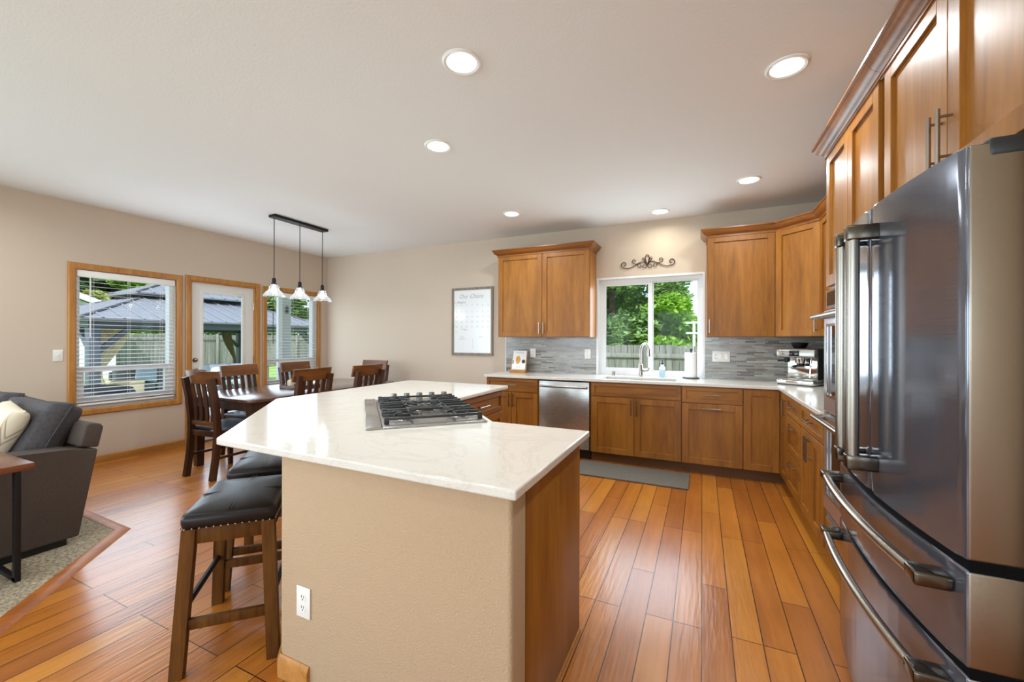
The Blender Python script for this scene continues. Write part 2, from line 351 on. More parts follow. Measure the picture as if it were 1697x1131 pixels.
M['tanfabric'] = speckled('tan_wicker', rgb(176,156,124), rgb(200,182,150), 60, .9)
M['bark'] = speckled('bark', rgb(70,56,44), rgb(100,84,68), 9, .95, .5, 20, .03)
M['leaf1'] = leafmat('mid_green_leaves', rgb(80,112,50), rgb(166,192,112))
M['leaf2'] = leafmat('dark_green_leaves', rgb(40,66,34), rgb(92,124,66))
M['leaf3'] = leafmat('bright_green_leaves', rgb(104,150,30), rgb(176,206,70))
M['leaf4'] = leafmat('yellow_green_leaves', rgb(126,136,56), rgb(196,196,110))
M['leaf5'] = leafmat('grey_green_needles', rgb(70,92,62), rgb(130,146,110))
# ------------------------------------------------------------------ room shell
def rects(*hs): return lambda a, b: not any(h[0] < a < h[1] and h[2] < b < h[3] for h in hs)
def cuts(lo, hi, vals): return sorted({lo, hi, *vals})
W1 = (1.962, 2.856, .60, 2.072); W2 = (4.022, 4.904, .60, 2.072); D1 = (3.02, 3.85, 0, 2.09); WS = (-3.1, -.1, .6, 2.3)
hs = [W1, W2, D1, WS]
b = MB().grid(cuts(YR-.15, YB+.15, [v for h in hs for v in h[:2]]), cuts(-.3, ZC, [v for h in hs for v in h[2:]]), rects(*hs), 0, .15, lambda a,c,h: (XL-h, a, c))
tag(b.build('wall_left', M['wall']), kind='structure')
W3 = (-1.192, .014, .915, 2.105)
b = MB().grid(cuts(XL, XR, W3[:2]), cuts(-.3, ZC, [.885, *W3[2:]]), rects((W3[0], W3[1], .885, W3[3])), 0, .15, lambda a,c,h: (a, YB+h, c))
tag(b.build('wall_back', M['wall']), kind='structure')
tag(MB().box(XR, XR+.15, YR-.15, YB+.15, -.3, ZC).build('wall_right', M['wall']), kind='structure')
hr = [(-4.9, -2.3, .65, 2.35), (-1.4, .6, .65, 2.35)]
b = MB().grid(cuts(XL, XR, [v for h in hr for v in h[:2]]), cuts(-.3, ZC, [.65, 2.35]), rects(*hr), 0, .15, lambda a,c,h: (a, YR-h, c))
tag(b.build('wall_rear', M['wall']), kind='structure')
tag(MB().box(XL-.15, XR+.15, YR-.15, YB+.15, -.12, 0).build('floor', M['floor']), kind='structure')
cp = [(XL, 1.475), (-3.69, 1.425), (-1.2, -1.08), (-1.2, YR), (XL, YR)]
tag(MB().prism(cp[::-1], 0, .014).build('floor_carpet', M['carpet']), kind='structure')
tag(MB().sweep([(-1.2, YR), (-1.2, -1.08), (-3.69, 1.425), (XL, 1.475)], [(-.004,0),(-.004,.016),(.02,.02),(.06,.012),(.075,0)]).build('trim_1', M['strip']), kind='structure')
tag(MB().box(XL-.6, XR+.6, YR-.6, YB+.6, ZC, ZC+.2).build('ceiling', M['ceiling']), kind='structure')
bprof = [(0,0),(.014,0),(.014,.066),(.009,.08),(.004,.086),(0,.086)]
b = MB().sweep([(XL, YR), (XL, 2.953)], bprof); b.sweep([(XL, 3.917), (XL, YB)], bprof)
tag(b.build('baseboard_left', M['trim_h']), kind='structure')
tag(MB().sweep([(XL, YB), (-2.455, YB)], bprof).build('baseboard_back', M['crown']), kind='structure')
# backsplash
tag(MB().box(-2.455, W3[0]-.012, YB-.009, YB, .915, 1.39).build('wall_tile_back', M['tile']), kind='structure')
tag(MB().box(W3[1]+.012, XR-.009, YB-.009, YB, .915, 1.39).build('wall_tile_back', M['tile']), kind='structure')
tag(MB().box(XR-.009, XR, 3.03, YB, .915, 1.39).build('wall_tile_right', M['tile_side']), kind='structure')
tag(MB().box(-2.466, -2.455, YB-.012, YB, .915, 1.39).build('trim_2', M['vinyl']), kind='structure')

casprof = [(0,-.01),(0,.010),(.008,.013),(.012,.019),(.03,.021),(.056,.021),(.062,.016),(.066,.010),(.066,0)]
fL = lambda a,c,h: (XL+h, a, c)
def left_window(n, hole):
    y0, y1, z0, z1 = hole; w = structure('window_%d' % n, (XL, (y0+y1)/2, z0))
    MB().sweep([(y0,z0),(y1,z0),(y1,z1),(y0,z1)], casprof, True, fL).build('casing', M['trim'], w)
    MB().ring(y0, y1, z0, z1, .045, .045, .075, .05, -.14, -.055, fL).build('window_frame', M['vinyl'], w)
    zm = z0+.415
    b = MB().box(XL-.115, XL-.102, y0+.045, y1-.045, zm-.03, zm+.03); b.ring(y0+.045, y1-.045, z0+.075, zm+.03, .04, .04, .05, .06, -.10, -.066, fL)
    b.build('lower_sash', M['vinyl'], w)
    b = MB(); b.box(XL-.102, XL-.098, y0+.04, y1-.04, zm, z1-.04); b.box(XL-.088, XL-.084, y0+.08, y1-.08, z0+.11, zm-.02)
    b.build('pane', M['glass'], w)
left_window(1, W1); left_window(2, W2)
def blind(hole, label, wand_y, wand_mat, wand_z):
    y0, y1, z0, z1 = hole; t = thing('window_blind', label, 'window blind', (XL-.03, (y0+y1)/2, z1), 'slatted blinds in the dining windows')
    MB().box(XL-.052, XL-.004, y0+.006, y1-.006, z1-.075, z1-.004, .004).build('headrail', M['blind'], t)
    b = MB(); z = z0+.075; T0 = Matrix.Rotation(math.radians(4), 4, 'Y')
    while z < z1-.09:
        b.box(-.0245, .0245, y0+.012, y1-.012, -.0014, .0014, T=Matrix.Translation((XL-.029, 0, z)) @ T0); z += .0455
    b.build('slats', M['blind'], t)
    MB().box(XL-.05, XL-.008, y0+.012, y1-.012, z0+.035, z0+.055, .003).build('bottom_rail', M['blind'], t)
    b = MB()
    for yy in (y0+.14, (y0+y1)/2, y1-.14):
        for xx in (XL-.054, XL-.004): b.tube([(xx, yy, z0+.05), (xx, yy, z1-.07)], .0011, 5)
    b.build('ladder_cords', M['blind'], t)
    MB().tube([(XL+.004, wand_y, z1-.06), (XL+.006, wand_y, wand_z)], .0045, 8).build('tilt_wand', wand_mat, t)
blind(W1, 'white slatted blind in the oak framed window beside the grey sofa', 2.07, M['blind'], 1.35)
blind(W2, 'white slatted blind in the window next to the room corner, right of the patio door', 4.12, M['black'], 1.28)
# patio door
d = structure('door_1', (XL, 3.435, 0))
MB().sweep([(D1[1],0.0),(D1[1],D1[3]),(D1[0],D1[3]),(D1[0],0.0)], casprof, False, fL).build('casing', M['trim'], d)
b = MB().box(XL-.15, XL+.0, D1[0], D1[0]+.012, 0, D1[3]).box(XL-.15, XL, D1[1]-.012, D1[1], 0, D1[3]).box(XL-.15, XL, D1[0], D1[1], D1[3]-.012, D1[3])
b.build('jamb', M['trim'], d)
g0, g1, gz0, gz1 = 3.165, 3.69, .32, 1.955
b = MB().grid(cuts(D1[0]+.012, D1[1]-.012, [g0, g1]), cuts(.012, D1[3]-.012, [gz0, gz1]), rects((g0, g1, gz0, gz1)), -.03, -.072, fL)
door = b.build('door_panel', M['doorwhite'], d)
MB().sweep([(g0,gz0),(g1,gz0),(g1,gz1),(g0,gz1)], [(-.012,-.05),(-.012,-.024),(.004,-.02),(.026,-.026),(.03,-.03),(.03,-.05)], True, fL).build('glass_bead', M['doorwhite'], door)
MB().box(XL-.055, XL-.05, g0, g1, gz0, gz1).build('pane', M['glass'], door)
TY = Matrix.Rotation(PI/2, 4, 'Y')
MB().lathe([(.001,0),(.03,.0),(.03,.008),(.022,.016),(.018,.03),(.012,.034),(.001,.034)], n=24, T=Matrix.Translation((XL-.031, 3.082, 1.072)) @ TY).build('deadbolt', M['nickel'], door)
b = MB().lathe([(.001,0),(.032,0),(.032,.008),(.014,.012),(.012,.045),(.001,.046)], n=24, T=Matrix.Translation((XL-.031, 3.085, .94)) @ TY)
b.tube([(XL+.012, 3.085, .94), (XL+.016, 3.12, .942), (XL+.014, 3.165, .936), (XL+.008, 3.2, .93)], .008, 8); b.build('lever_handle', M['nickel'], door)
b = MB()
for z in (.25, 1.05, 1.82): b.tube([(XL-.022, D1[1]-.012, z-.05), (XL-.022, D1[1]-.012, z+.05)], .007, 8)
b.build('hinges', M['nickel'], door)
MB().box(XL-.15, XL+.01, D1[0], D1[1], 0, .014, .003).build('threshold', M['nickel'], d)
# sink window
w = structure('window_3', ((W3[0]+W3[1])/2, YB, .915))
x0, x1, z0, z1 = W3
fB3 = lambda a,c,h: (a, YB+h, c)
b = MB().ring(x0, x1, z0, z1, .05, .05, .05, .05, .085, .15, fB3)
b.grid([x0-.012, x0+.010, x1-.010, x1+.012], [z0, z1-.010, z1+.012], lambda a,c: not (x0+.010 < a < x1-.010 and c < z1-.010), -.006, .0845, fB3)
b.build('window_frame', M['vinyl'], w)
xm = -.587
MB().ring(x0+.0505, xm+.035, z0+.0505, z1-.0505, .035, .045, .035, .032, .09, .1215, fB3).build('sliding_sash', M['vinyl'], w)
MB().ring(xm+.005, x1-.0505, z0+.0505, z1-.0505, .045, .016, .012, .012, .122, .148, fB3).build('fixed_sash', M['vinyl'], w)
b = MB().box(x0+.08, xm, YB+.104, YB+.108, z0+.08, z1-.075); b.box(xm+.04, x1-.06, YB+.134, YB+.138, z0+.06, z1-.06); b.build('pane', M['glass'], w)

# recessed ceiling lights (the seen six); more bare lamps are added for fill
CANS = [((-1.118,1.79),'nearest to the camera, over the island'), ((.394,2.525),'over the walkway before the tall oven cabinet'), ((-1.757,2.494),'above the cooktop'),
        ((.369,4.159),'before the diagonal corner cabinet'), ((-1.943,4.172),'before the double-door wall cabinet'), ((-.423,4.767),'above the sink window')]
def can(x, y, where, proto=[None]):
    loc = (x, y, ZC); lab = 'round lit recessed ceiling light ' + where
    if proto[0] is None:
        t = proto[0] = thing('recessed_light', lab, 'ceiling light', loc, 'recessed ceiling lights')
        MB().lathe([(.098,-.001),(.098,-.006),(.09,-.012),(.076,-.008),(.074,-.001)], (x,y,ZC), 32, caps=False).build('trim_ring', M['white'], t)
        MB().lathe([(.0005,-.007),(.05,-.007),(.0745,-.004),(.0745,-.001),(.0005,-.001)], (x,y,ZC), 32).build('lens', M['lens'], t)
    else: dup(proto[0], loc, 0, lab)
for (x, y), wh in CANS: can(x, y, wh)
for (x, y) in [c for c, _ in CANS] + [(.4, .7), (-1.2, -.2), (-2.9, .6), (-2.9, 2.6), (-4.9, 1.0), (-4.9, -1.2), (-2.9, -1.4), (-.9, -2.2)]:  # positions listed after CANS are added fill lamps without any fixture
    lamp('can_and_fill_lamp', 'AREA', (x, y, ZC-.02), CAN_W * (.42 if y > 4.5 else 1.4 if y > 3.9 else 1.3 if x < -4 else .5 if y < 1.5 else 1), (1, .84, .6) if y > 4.5 else (1, .94, .86), (0,0,0), shape='DISK', size=.13, spread=math.radians(165))

# pendant over the dining table
px0 = -4.43
t = thing('pendant_light', 'black linear three-pendant light with clear glass shades over the dining table', 'pendant light', (px0, 3.43, ZC))
MB().box(px0-.055, px0+.055, 3.07, 3.80, ZC-.03, ZC, .003).build('canopy', M['blackmetal'], t)
for yy in (3.10, 3.43, 3.755):
    MB().tube([(px0, yy, ZC-.03), (px0, yy, 2.03)], .0042, 8).build('cord', M['black'], t)
    MB().lathe([(.006,.08),(.016,.075),(.02,.06),(.02,.02),(.03,.016),(.03,0),(.001,0)], (px0,yy,1.965), 20).build('socket', M['blackmetal'], t)
    pr = [(.03,.145),(.036,.14),(.05,.115),(.056,.085),(.06,.072),(.075,.06),(.096,.04),(.11,.015),(.116,0)]
    MB().lathe(pr + [(r-.0025, z) for r, z in pr[::-1]], (px0,yy,1.83), 32, caps=False).build('glass_shade', M['shade'], t)
    MB().lathe([(.001,.105),(.011,.1),(.013,.08),(.026,.055),(.029,.038),(.024,.018),(.012,.006),(.001,.003)], (px0,yy,1.862), 20).build('bulb', M['bulb'], t)
    lamp('pendant_lamp', 'POINT', (px0, yy, 1.83), PEND_W, (1,.93,.82), shadow_soft_size=.03)

# ------------------------------------------------------------------ cabinets
def pull(parent, fr, u, z, horiz, ln=.165):
    b = MB(fr); h = ln/2; q = h*.72
    if horiz:
        b.tube([(u-h,-.052,z),(u+h,-.052,z)], .006, 10)
        for s in (-q, q): b.tube([(u+s,-.02,z),(u+s,-.052,z)], .0045, 8)
    else:
        b.tube([(u,-.052,z-h),(u,-.052,z+h)], .006, 10)
        for s in (-q, q): b.tube([(u,-.02,z+s),(u,-.052,z+s)], .0045, 8)
    return b.build('handle', M['nickel'], parent)
def shaker(parent, fr, u0, u1, z0, z1, name='door', handle=None, m=None, st=.062):
    g = .0022; u0 += g; u1 -= g; z0 += g; z1 -= g
    if name == 'drawer': st = min(st, (z1-z0)*.24)
    b = MB(fr)
    b.box(u0, u0+st, -.02, -.0005, z0, z1, .0016, 1); b.box(u1-st, u1, -.02, -.0005, z0, z1, .0016, 1)
    b.box(u0+st, u1-st, -.02, -.0005, z0, z0+st, .0016, 1); b.box(u0+st, u1-st, -.02, -.0005, z1-st, z1, .0016, 1)
    b.box(u0+st-.002, u1-st+.002, -.0065, -.0005, z0+st-.002, z1-st+.002)
    o = b.build(name, m or M['cab'], parent)
    if handle: pull(o, fr, *handle)
    return o
def cabinet(name, label, cat, fr, u0, u1, z0, z1, depth, toe=False, m=None):
    c = fr @ Vector(((u0+u1)/2, depth/2, z0)); t = thing(name, label, cat, c if not toe else (c.x, c.y, 0))
    b = MB(fr); b.box(u0+.0005, u1-.0005, 0, depth, z0, z1); b.build('body', m or M['cab'], t)
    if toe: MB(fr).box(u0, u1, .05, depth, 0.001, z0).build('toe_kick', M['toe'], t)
    return t
CROWN = [(0,-.025),(.006,-.025),(.006,-.006),(.012,0),(.02,.004),(.034,.014),(.046,.032),(.052,.046),(.06,.05),(.06,.062),(0,.062)]
# uppers, back wall
YF = 4.804
fb = frame((0, YF), (1,0)); UZ0, UZ1 = 1.381, 2.444
t = cabinet('wall_cabinet', 'two-door maple wall cabinet left of the sink window, over the cookbook', 'cabinet', fb, -2.425, -1.207, UZ0, UZ1, YB-YF-.001)
xm = -1.812
shaker(t, fb, -2.42, xm, UZ0, UZ1-.012, handle=(xm-.028, UZ0+.11, False, .14)); shaker(t, fb, xm, -1.212, UZ0, UZ1-.012, handle=(xm+.028, UZ0+.11, False, .14))
MB().sweep([(-2.425, YB-.002), (-2.425, YF-.02), (-1.207, YF-.02), (-1.207, YB-.002)], [(o, UZ1+h) for o, h in CROWN]).build('crown_moulding', M['crown'], t)
t = cabinet('wall_cabinet', 'single-door maple wall cabinet between the sink window and the diagonal corner cabinet', 'cabinet', fb, .041, .657, UZ0, UZ1, YB-YF-.001)
shaker(t, fb, .045, .655, UZ0, UZ1-.012, handle=(.07, UZ0+.11, False, .14))
MB().sweep([(.041, YB-.002), (.041, YF-.02), (.665, YF-.02)], [(o, UZ1+h) for o, h in CROWN]).build('crown_moulding', M['crown'], t)
# diagonal corner upper
p0 = Vector((.664, YF)); p1 = Vector((.973, 4.495)); fd = frame((p0.x, p0.y), p1-p0); wl = (p1-p0).length
t = thing('corner_wall_cabinet', 'diagonal maple corner wall cabinet over the espresso machine', 'cabinet', (.97, 4.8, UZ0))
MB().prism([(p0.x,p0.y),(p1.x,p1.y),(XR-.001,p1.y),(XR-.001,YB-.001),(p0.x,YB-.001)], UZ0, UZ1).build('body', M['cab'], t)
shaker(t, fd, .006, wl-.006, UZ0, UZ1-.012, handle=(wl-.035, UZ0+.11, False, .14))
MB().sweep([(.672, YF-.026), (.958, 4.495-.02)], [(o, UZ1+h) for o, h in CROWN]).build('crown_moulding', M['crown'], t)
# right wall upper
fr_ = frame((.973, 4.49), (0,-1))
t = cabinet('wall_cabinet', 'maple wall cabinet mostly hidden between the corner cabinet and the oven tower', 'cabinet', fr_, 0, 1.45, UZ0, UZ1, XR-.974)
shaker(t, fr_, .004, .49, UZ0, UZ1-.012); shaker(t, fr_, .49, .97, UZ0, UZ1-.012); shaker(t, fr_, .97, 1.446, UZ0, UZ1-.012)
MB().sweep([(.953, 4.49), (.953, 3.035)], [(o, UZ1+h) for o, h in CROWN]).build('crown_moulding', M['crown'], t)
# oven tower
FX = .685; ft = frame((FX, 2.995), (0,-1)); TW = .835
t = thing('oven_cabinet', 'tall maple oven cabinet with two doors above the built-in oven', 'cabinet', (FX+.29, 2.58, 0))
MB().grid(cuts(0, TW, [.035, .80]), cuts(.1, UZ1, [.30, 1.635]), rects((.035, .80, .30, 1.635)), 0, XR-FX-.001, lambda a,c,h: ft @ Vector((a,h,c))).build('body', M['cab'], t)
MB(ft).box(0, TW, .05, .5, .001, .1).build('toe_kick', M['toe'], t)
shaker(t, ft, .004, .40, 1.655, UZ1-.012, handle=(.372, 1.77, False)); shaker(t, ft, .40, .80, 1.655, UZ1-.012, handle=(.428, 1.77, False))
shaker(t, ft, .004, TW-.03, .105, .295, 'drawer', (.4, .2, True), M['cab_hy'])
MB().sweep([(.95, 2.995), (FX-.02, 2.995), (FX-.02, 2.16)], [(o, UZ1+h) for o, h in CROWN]).build('crown_moulding', M['crown'], t)
# over the fridge
ff = frame((FX, 2.158), (0,-1))
t = cabinet('bridge_cabinet', 'two-door maple cabinet above the stainless refrigerator', 'cabinet', ff, 0, 1.0, 1.815, UZ1, XR-FX-.001)
shaker(t, ff, .02, .493, 1.822, UZ1-.012, handle=(.466, 1.945, False)); shaker(t, ff, .493, .97, 1.822, UZ1-.012, handle=(.52, 1.945, False))
MB().sweep([(FX-.02, 2.158), (FX-.02, 1.158)], [(o, UZ1+h) for o, h in CROWN]).build('crown_moulding', M['crown'], t)
t = tag(MB().box(FX-.005, XR-.001, 1.136, 1.156, 0, UZ1).build('side_panel_board', M['cab']), 'tall maple end panel board at the near side of the refrigerator', 'cabinet panel')
# back run bases
BF = 4.514; fB = frame((0, BF), (1,0)); BZ0, BZ1 = .105, .884; DP = YB-BF-.001
t = cabinet('base_cabinet', 'maple base cabinet with one drawer over two doors, left of the dishwasher', 'cabinet', fB, -2.436, -1.742, BZ0, BZ1, DP, True)
shaker(t, fB, -2.432, -1.75, .718, .878, 'drawer', (-2.09, .80, True), M['cab_h'])
shaker(t, fB, -2.432, -2.09, BZ0, .715, handle=(-2.118, .62, False)); shaker(t, fB, -2.09, -1.75, BZ0, .715, handle=(-2.062, .62, False))
t = cabinet('sink_cabinet', 'maple sink base cabinet with plain false front over two doors', 'cabinet', fB, -1.128, -.189, BZ0, .70, DP, True)
MB(fB).box(-1.128, -.189, 0, .02, .70, BZ1).build('front_rail', M['cab'], t)
shaker(t, fB, -1.114, -.192, .727, .878, 'false_front', None, M['cab_h'], st=.036)
shaker(t, fB, -1.114, -.657, BZ0, .724, handle=(-.685, .625, False)); shaker(t, fB, -.657, -.192, BZ0, .724, handle=(-.629, .625, False))
t = cabinet('pullout_cabinet', 'maple pull-out base cabinet with drawer, two horizontal handles, right of sink cabinet', 'cabinet', fB, -.188, .357, BZ0, BZ1, DP, True)
shaker(t, fB, -.186, .354, .715, .878, 'drawer', (.085, .80, True), M['cab_h']); shaker(t, fB, -.186, .354, BZ0, .712, handle=(.085, .668, True))
t = thing('corner_base_cabinet', 'maple corner base cabinet with a door on each run, below the espresso machine', 'cabinet', (.95, 4.8, 0))
MB().prism([(.358, BF),(.675, BF),(.675, 4.168),(XR-.001, 4.168),(XR-.001, YB-.001),(.358, YB-.001)], BZ0, BZ1).build('body', M['cab'], t)
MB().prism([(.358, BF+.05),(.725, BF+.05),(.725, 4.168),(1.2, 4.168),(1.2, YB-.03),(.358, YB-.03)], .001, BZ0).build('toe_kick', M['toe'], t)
shaker(t, fB, .359, .653, BZ0, .878)
RX = .675; fR = frame((RX, 4.494), (0,-1))
shaker(t, fR, .004, .325, BZ0, .878, handle=(.296, .76, False))
t = cabinet('drawer_base_cabinet', 'maple base cabinet with three stacked drawers on the right wall run', 'cabinet', fR, .3265, .86, BZ0, BZ1, XR-RX-.001, True)
for z0, z1 in ((.715,.878),(.41,.712),(BZ0,.407)): shaker(t, fR, .328, .858, z0, z1, 'drawer', (.593, z1-.07, True), M['cab_hy'])
t = cabinet('base_cabinet', 'maple base cabinet with drawer over two doors beside the built-in oven', 'cabinet', fR, .861, 1.498, BZ0, BZ1, XR-RX-.001, True)
shaker(t, fR, .863, 1.496, .715, .878, 'drawer', (1.18, .80, True), M['cab_hy'])
shaker(t, fR, .863, 1.18, BZ0, .712, handle=(1.152, .615, False)); shaker(t, fR, 1.18, 1.496, BZ0, .712, handle=(1.208, .615, False))
# L worktop
SK = (-1.03, -.25, 4.585, 4.915)
def keepL(x, y):
    if SK[0] < x < SK[1] and SK[2] < y < SK[3]: return False
    if y > YB: return W3[0] < x < W3[1]
    if y > 4.468: return x > -2.458
    return x > .638
b = MB().grid(sorted([-2.458, W3[0], SK[0], SK[1], W3[1], .638, XR]), sorted([3.0, 4.468, SK[2], SK[3], YB, YB+.085]), keepL, .8855, .915)
o = b.build('worktop', M['quartz']); md = o.modifiers.new('edge', 'BEVEL'); md.width = .003; md.segments = 2; md.limit_method = 'ANGLE'
tag(o, 'L-shaped white quartz worktop along the back and right walls', 'worktop')
# sink and tap
t = thing('sink', 'undermount rectangular stainless steel kitchen sink in the back worktop', 'sink', (-.64, 4.75, .70))
x0,x1,y0,y1 = SK; b = MB()
b.box(x0-.012, x0-.002, y0-.012, y1+.012, .705, .885).box(x1+.002, x1+.012, y0-.012, y1+.012, .705, .885).box(x0-.002, x1+.002, y0-.012, y0-.002, .705, .885).box(x0-.002, x1+.002, y1+.002, y1+.012, .705, .885).box(x0-.012, x1+.012, y0-.012, y1+.012, .7005, .705)
b.build('basin', M['steel'], t); MB().lathe([(.001,.004),(.03,.004),(.045,.002),(.045,0),(.001,0)], (-.64,4.75,.705), 20).build('drain', M['chrome'], t)
t = thing('tap', 'tall brushed nickel pull-down gooseneck tap behind the sink', 'tap', (-.655, 5.02, .915))
b = MB().lathe([(.001,0),(.028,0),(.028,.006),(.023,.012),(.023,.14),(.016,.15),(.001,.15)], (-.655,5.02,.915), 20)
b.build('body', M['nickel'], t)
dx, dy = .62, -.78; ar = [(-.655, 5.02, 1.06)]
for k in range(13):
    a = PI - k*PI*.93/12; ar.append((-.655+dx*(.085+.085*math.cos(a)), 5.02+dy*(.085+.085*math.cos(a)), 1.22+.085*math.sin(a)))
MB().tube(ar, .0125, 12).build('gooseneck', M['nickel'], t)
e = Vector(ar[-1]); MB().lathe([(.001,0),(.019,0),(.019,.02),(.015,.085),(.001,.085)], (e.x, e.y, e.z-.08), 16).build('spray_head', M['nickel'], t)
MB().tube([(-.64,5.01,.985),(-.615,4.99,.985),(-.57,4.965,.992),(-.55,4.95,1.03)], lambda s: .012-.006*s, 10).build('lever', M['nickel'], t)
t = tag(MB().lathe([(.001,0),(.019,0),(.019,.05),(.015,.054),(.001,.054)], (-.98,5.05,.9152), 20).build('air_gap_cap', M['nickel']), 'small nickel air gap cap at the left end of the sink', 'sink fitting')
t = thing('soap_dispenser', 'clear pump bottle of pale blue soap on the window ledge', 'soap bottle', (-.42, 5.05, .9155))
MB().box(-.452, -.388, 5.018, 5.082, .9155, 1.035, .014, 3).lathe([(.026,0),(.014,.016),(.014,.03),(.001,.03)], (-.42,5.05,1.033), 16).build('bottle', M['soap'], t)
MB().lathe([(.017,0),(.017,.022),(.006,.024),(.006,.05),(.016,.052),(.016,.062),(.001,.062)], (-.42,5.05,1.06), 16).tube([(-.42,5.05,1.115),(-.455,5.035,1.112)], .005, 8).build('pump', M['black'], t)
t = thing('paper_towel_holder', 'dark upright paper towel holder on the worktop right of the soap', 'paper towel holder', (-.115, 5.03, .915))
MB().lathe([(.001,0),(.088,0),(.088,.008),(.08,.012),(.001,.012)], (-.115,5.03,.9152), 28).build('base', M['blackmetal'], t)
MB().tube([(-.115,5.03,.925),(-.115,5.03,1.225)], .006, 10).build('rod', M['blackmetal'], t); MB().lathe([(.006,0),(.016,.008),(.016,.02),(.006,.03),(.001,.03)], (-.115,5.03,1.222), 14).build('finial', M['black'], t)
tag(MB().lathe([(.02,0),(.064,0),(.064,.275),(.02,.275)], (-.115,5.03,.9285), 32, caps=False).lathe([(.02,.275),(.02,0)], (-.115,5.03,.9285), 32, caps=False).build('paper_towel_roll', M['paper']), 'white paper towel roll standing on its dark holder before the window', 'paper towel roll')
# dishwasher
t = thing('dishwasher', 'stainless steel dishwasher with bar handle between the base cabinets', 'dishwasher', (-1.436, 4.8, 0))
MB().box(-1.735, -1.135, 4.522, YB-.02, .10, .872).build('body', M['black'], t); MB().box(-1.733, -1.138, 4.494, 4.52, .115, .868, .004).build('door', M['steel'], t)
b = MB().tube([(-1.715,4.452,.812),(-1.155,4.452,.812)], .0125, 14)
for xx in (-1.70, -1.17): b.box(xx-.012, xx+.012, 4.452, 4.496, .802, .822, .003)
b.build('handle', M['nickel'], t); MB().box(-1.735, -1.135, 4.565, 4.6, .001, .099).build('toe_kick', M['black'], t)
tag(MB().box(-1.205, -.108, 3.985, 4.445, .001, .019, .014, 2).build('floor_mat', M['mat']), 'grey cushioned floor mat in front of the sink cabinet', 'floor mat')
# ------------------------------------------------------------------ island
S2 = math.sqrt(.5)
def offs(path, o):
    """open path offset to its right"""
    n = len(path); out = []; Pv = [Vector(p) for p in path]
    for i in range(n):
        d0 = (Pv[i]-Pv[i-1]).normalized() if i else None; d1 = (Pv[i+1]-Pv[i]).normalized() if i < n-1 else None
        n0 = Vector((d0.y,-d0.x)) if d0 else Vector((d1.y,-d1.x)); n1 = Vector((d1.y,-d1.x)) if d1 else n0
        mm = n0+n1; mm = mm/mm.dot(n0); out.append((Pv[i].x+mm.x*o, Pv[i].y+mm.y*o))
    return out
pony = [(-.51, 1.10), (-1.525, 1.10), (-2.485, 2.06), (-2.485, 3.40)]
inner = offs(pony, .116)
tag(MB().prism(pony + inner[::-1], 0, .884, bev=.014, seg=3).build('wall_island', M['pony']), kind='structure')
tag(MB().sweep(pony[1:], [(-o, h) for o, h in bprof]).sweep([(-1.36, 1.10), (-1.525, 1.10)], [(-o, h) for o, h in bprof]).build('baseboard_island', M['trim_h']), kind='structure')
top = [(-.472,1.045),(-.475,1.888),(-.985,1.893),(-1.625,2.555),(-1.640,3.455),(-2.80,3.48),(-2.765,1.95),(-1.89,1.062)]
o = MB().prism(top, .8855, .916).build('island_worktop', M['quartz']); md = o.modifiers.new('edge', 'BEVEL'); md.width = .006; md.segments = 3; md.limit_method = 'ANGLE'
tag(o, 'angled white quartz island worktop carrying the gas cooktop', 'worktop')
t = thing('island_cabinet', 'island end cabinet with plain maple side panel facing the refrigerator', 'cabinet', (-.85, 1.52, 0))
MB().prism([(-.53,1.218),(-.53,1.845),(-1.03,1.845),(-1.05,1.83),(-1.45,1.38),(-1.28,1.218)], .10, .884).build('body', M['cab'], t)
MB().box(-.5295, -.512, 1.2165, 1.852, .012, .884, .002).build('end_panel', M['cab'], t)
MB().box(-.5295, -.505, 1.2165, 1.852, .001, .0118).build('base_strip', M['trim_h'], t)
MB().box(-1.1, -.56, 1.3, 1.79, .001, .10).build('toe_kick', M['toe'], t)
nf = frame((-1.02, 1.846), (-1,0)); f2 = frame((-.515, 1.846), (-1,0))
shaker(t, f2, .005, .49, .715, .878, 'drawer', (.25, .8, True), M['cab_h']); shaker(t, f2, .005, .49, .105, .712, handle=(.46, .61, False))
t = thing('island_cabinet', 'angled island cabinet under the gas cooktop', 'cabinet', (-1.6, 2.0, 0))
MB().prism([(-1.055,1.85),(-1.66,2.535),(-2.35,2.55),(-2.35,2.01),(-1.48,1.40)], .10, .884).build('body', M['cab'], t)
MB().prism([(-1.16,1.82),(-1.70,2.44),(-2.3,2.44),(-2.3,2.05),(-1.5,1.48)], .001, .10).build('toe_kick', M['toe'], t)
fdg = frame((-1.045, 1.862), (-1.65+1.045, 2.547-1.862)); wd_ = Vector((.605,.685)).length
shaker(t, fdg, .01, wd_-.01, .715, .878, 'false_front', None, M['cab_h']); shaker(t, fdg, .01, wd_/2, .105, .712, handle=(wd_/2-.03,.61,False)); shaker(t, fdg, wd_/2, wd_-.01, .105, .712, handle=(wd_/2+.03,.61,False))
fw_ = frame((-1.675, 2.575), (0,1))
t = cabinet('island_cabinet', 'far island cabinet with a stack of drawers facing the dishwasher side', 'cabinet', fw_, 0, .835, .105, .884, .68, True)
for z0, z1 in ((.70,.878),(.41,.697),(.105,.407)): shaker(t, fw_, .003, .80, z0, z1, 'drawer', (.40, (z0+z1)/2, True), M['cab_hy'])
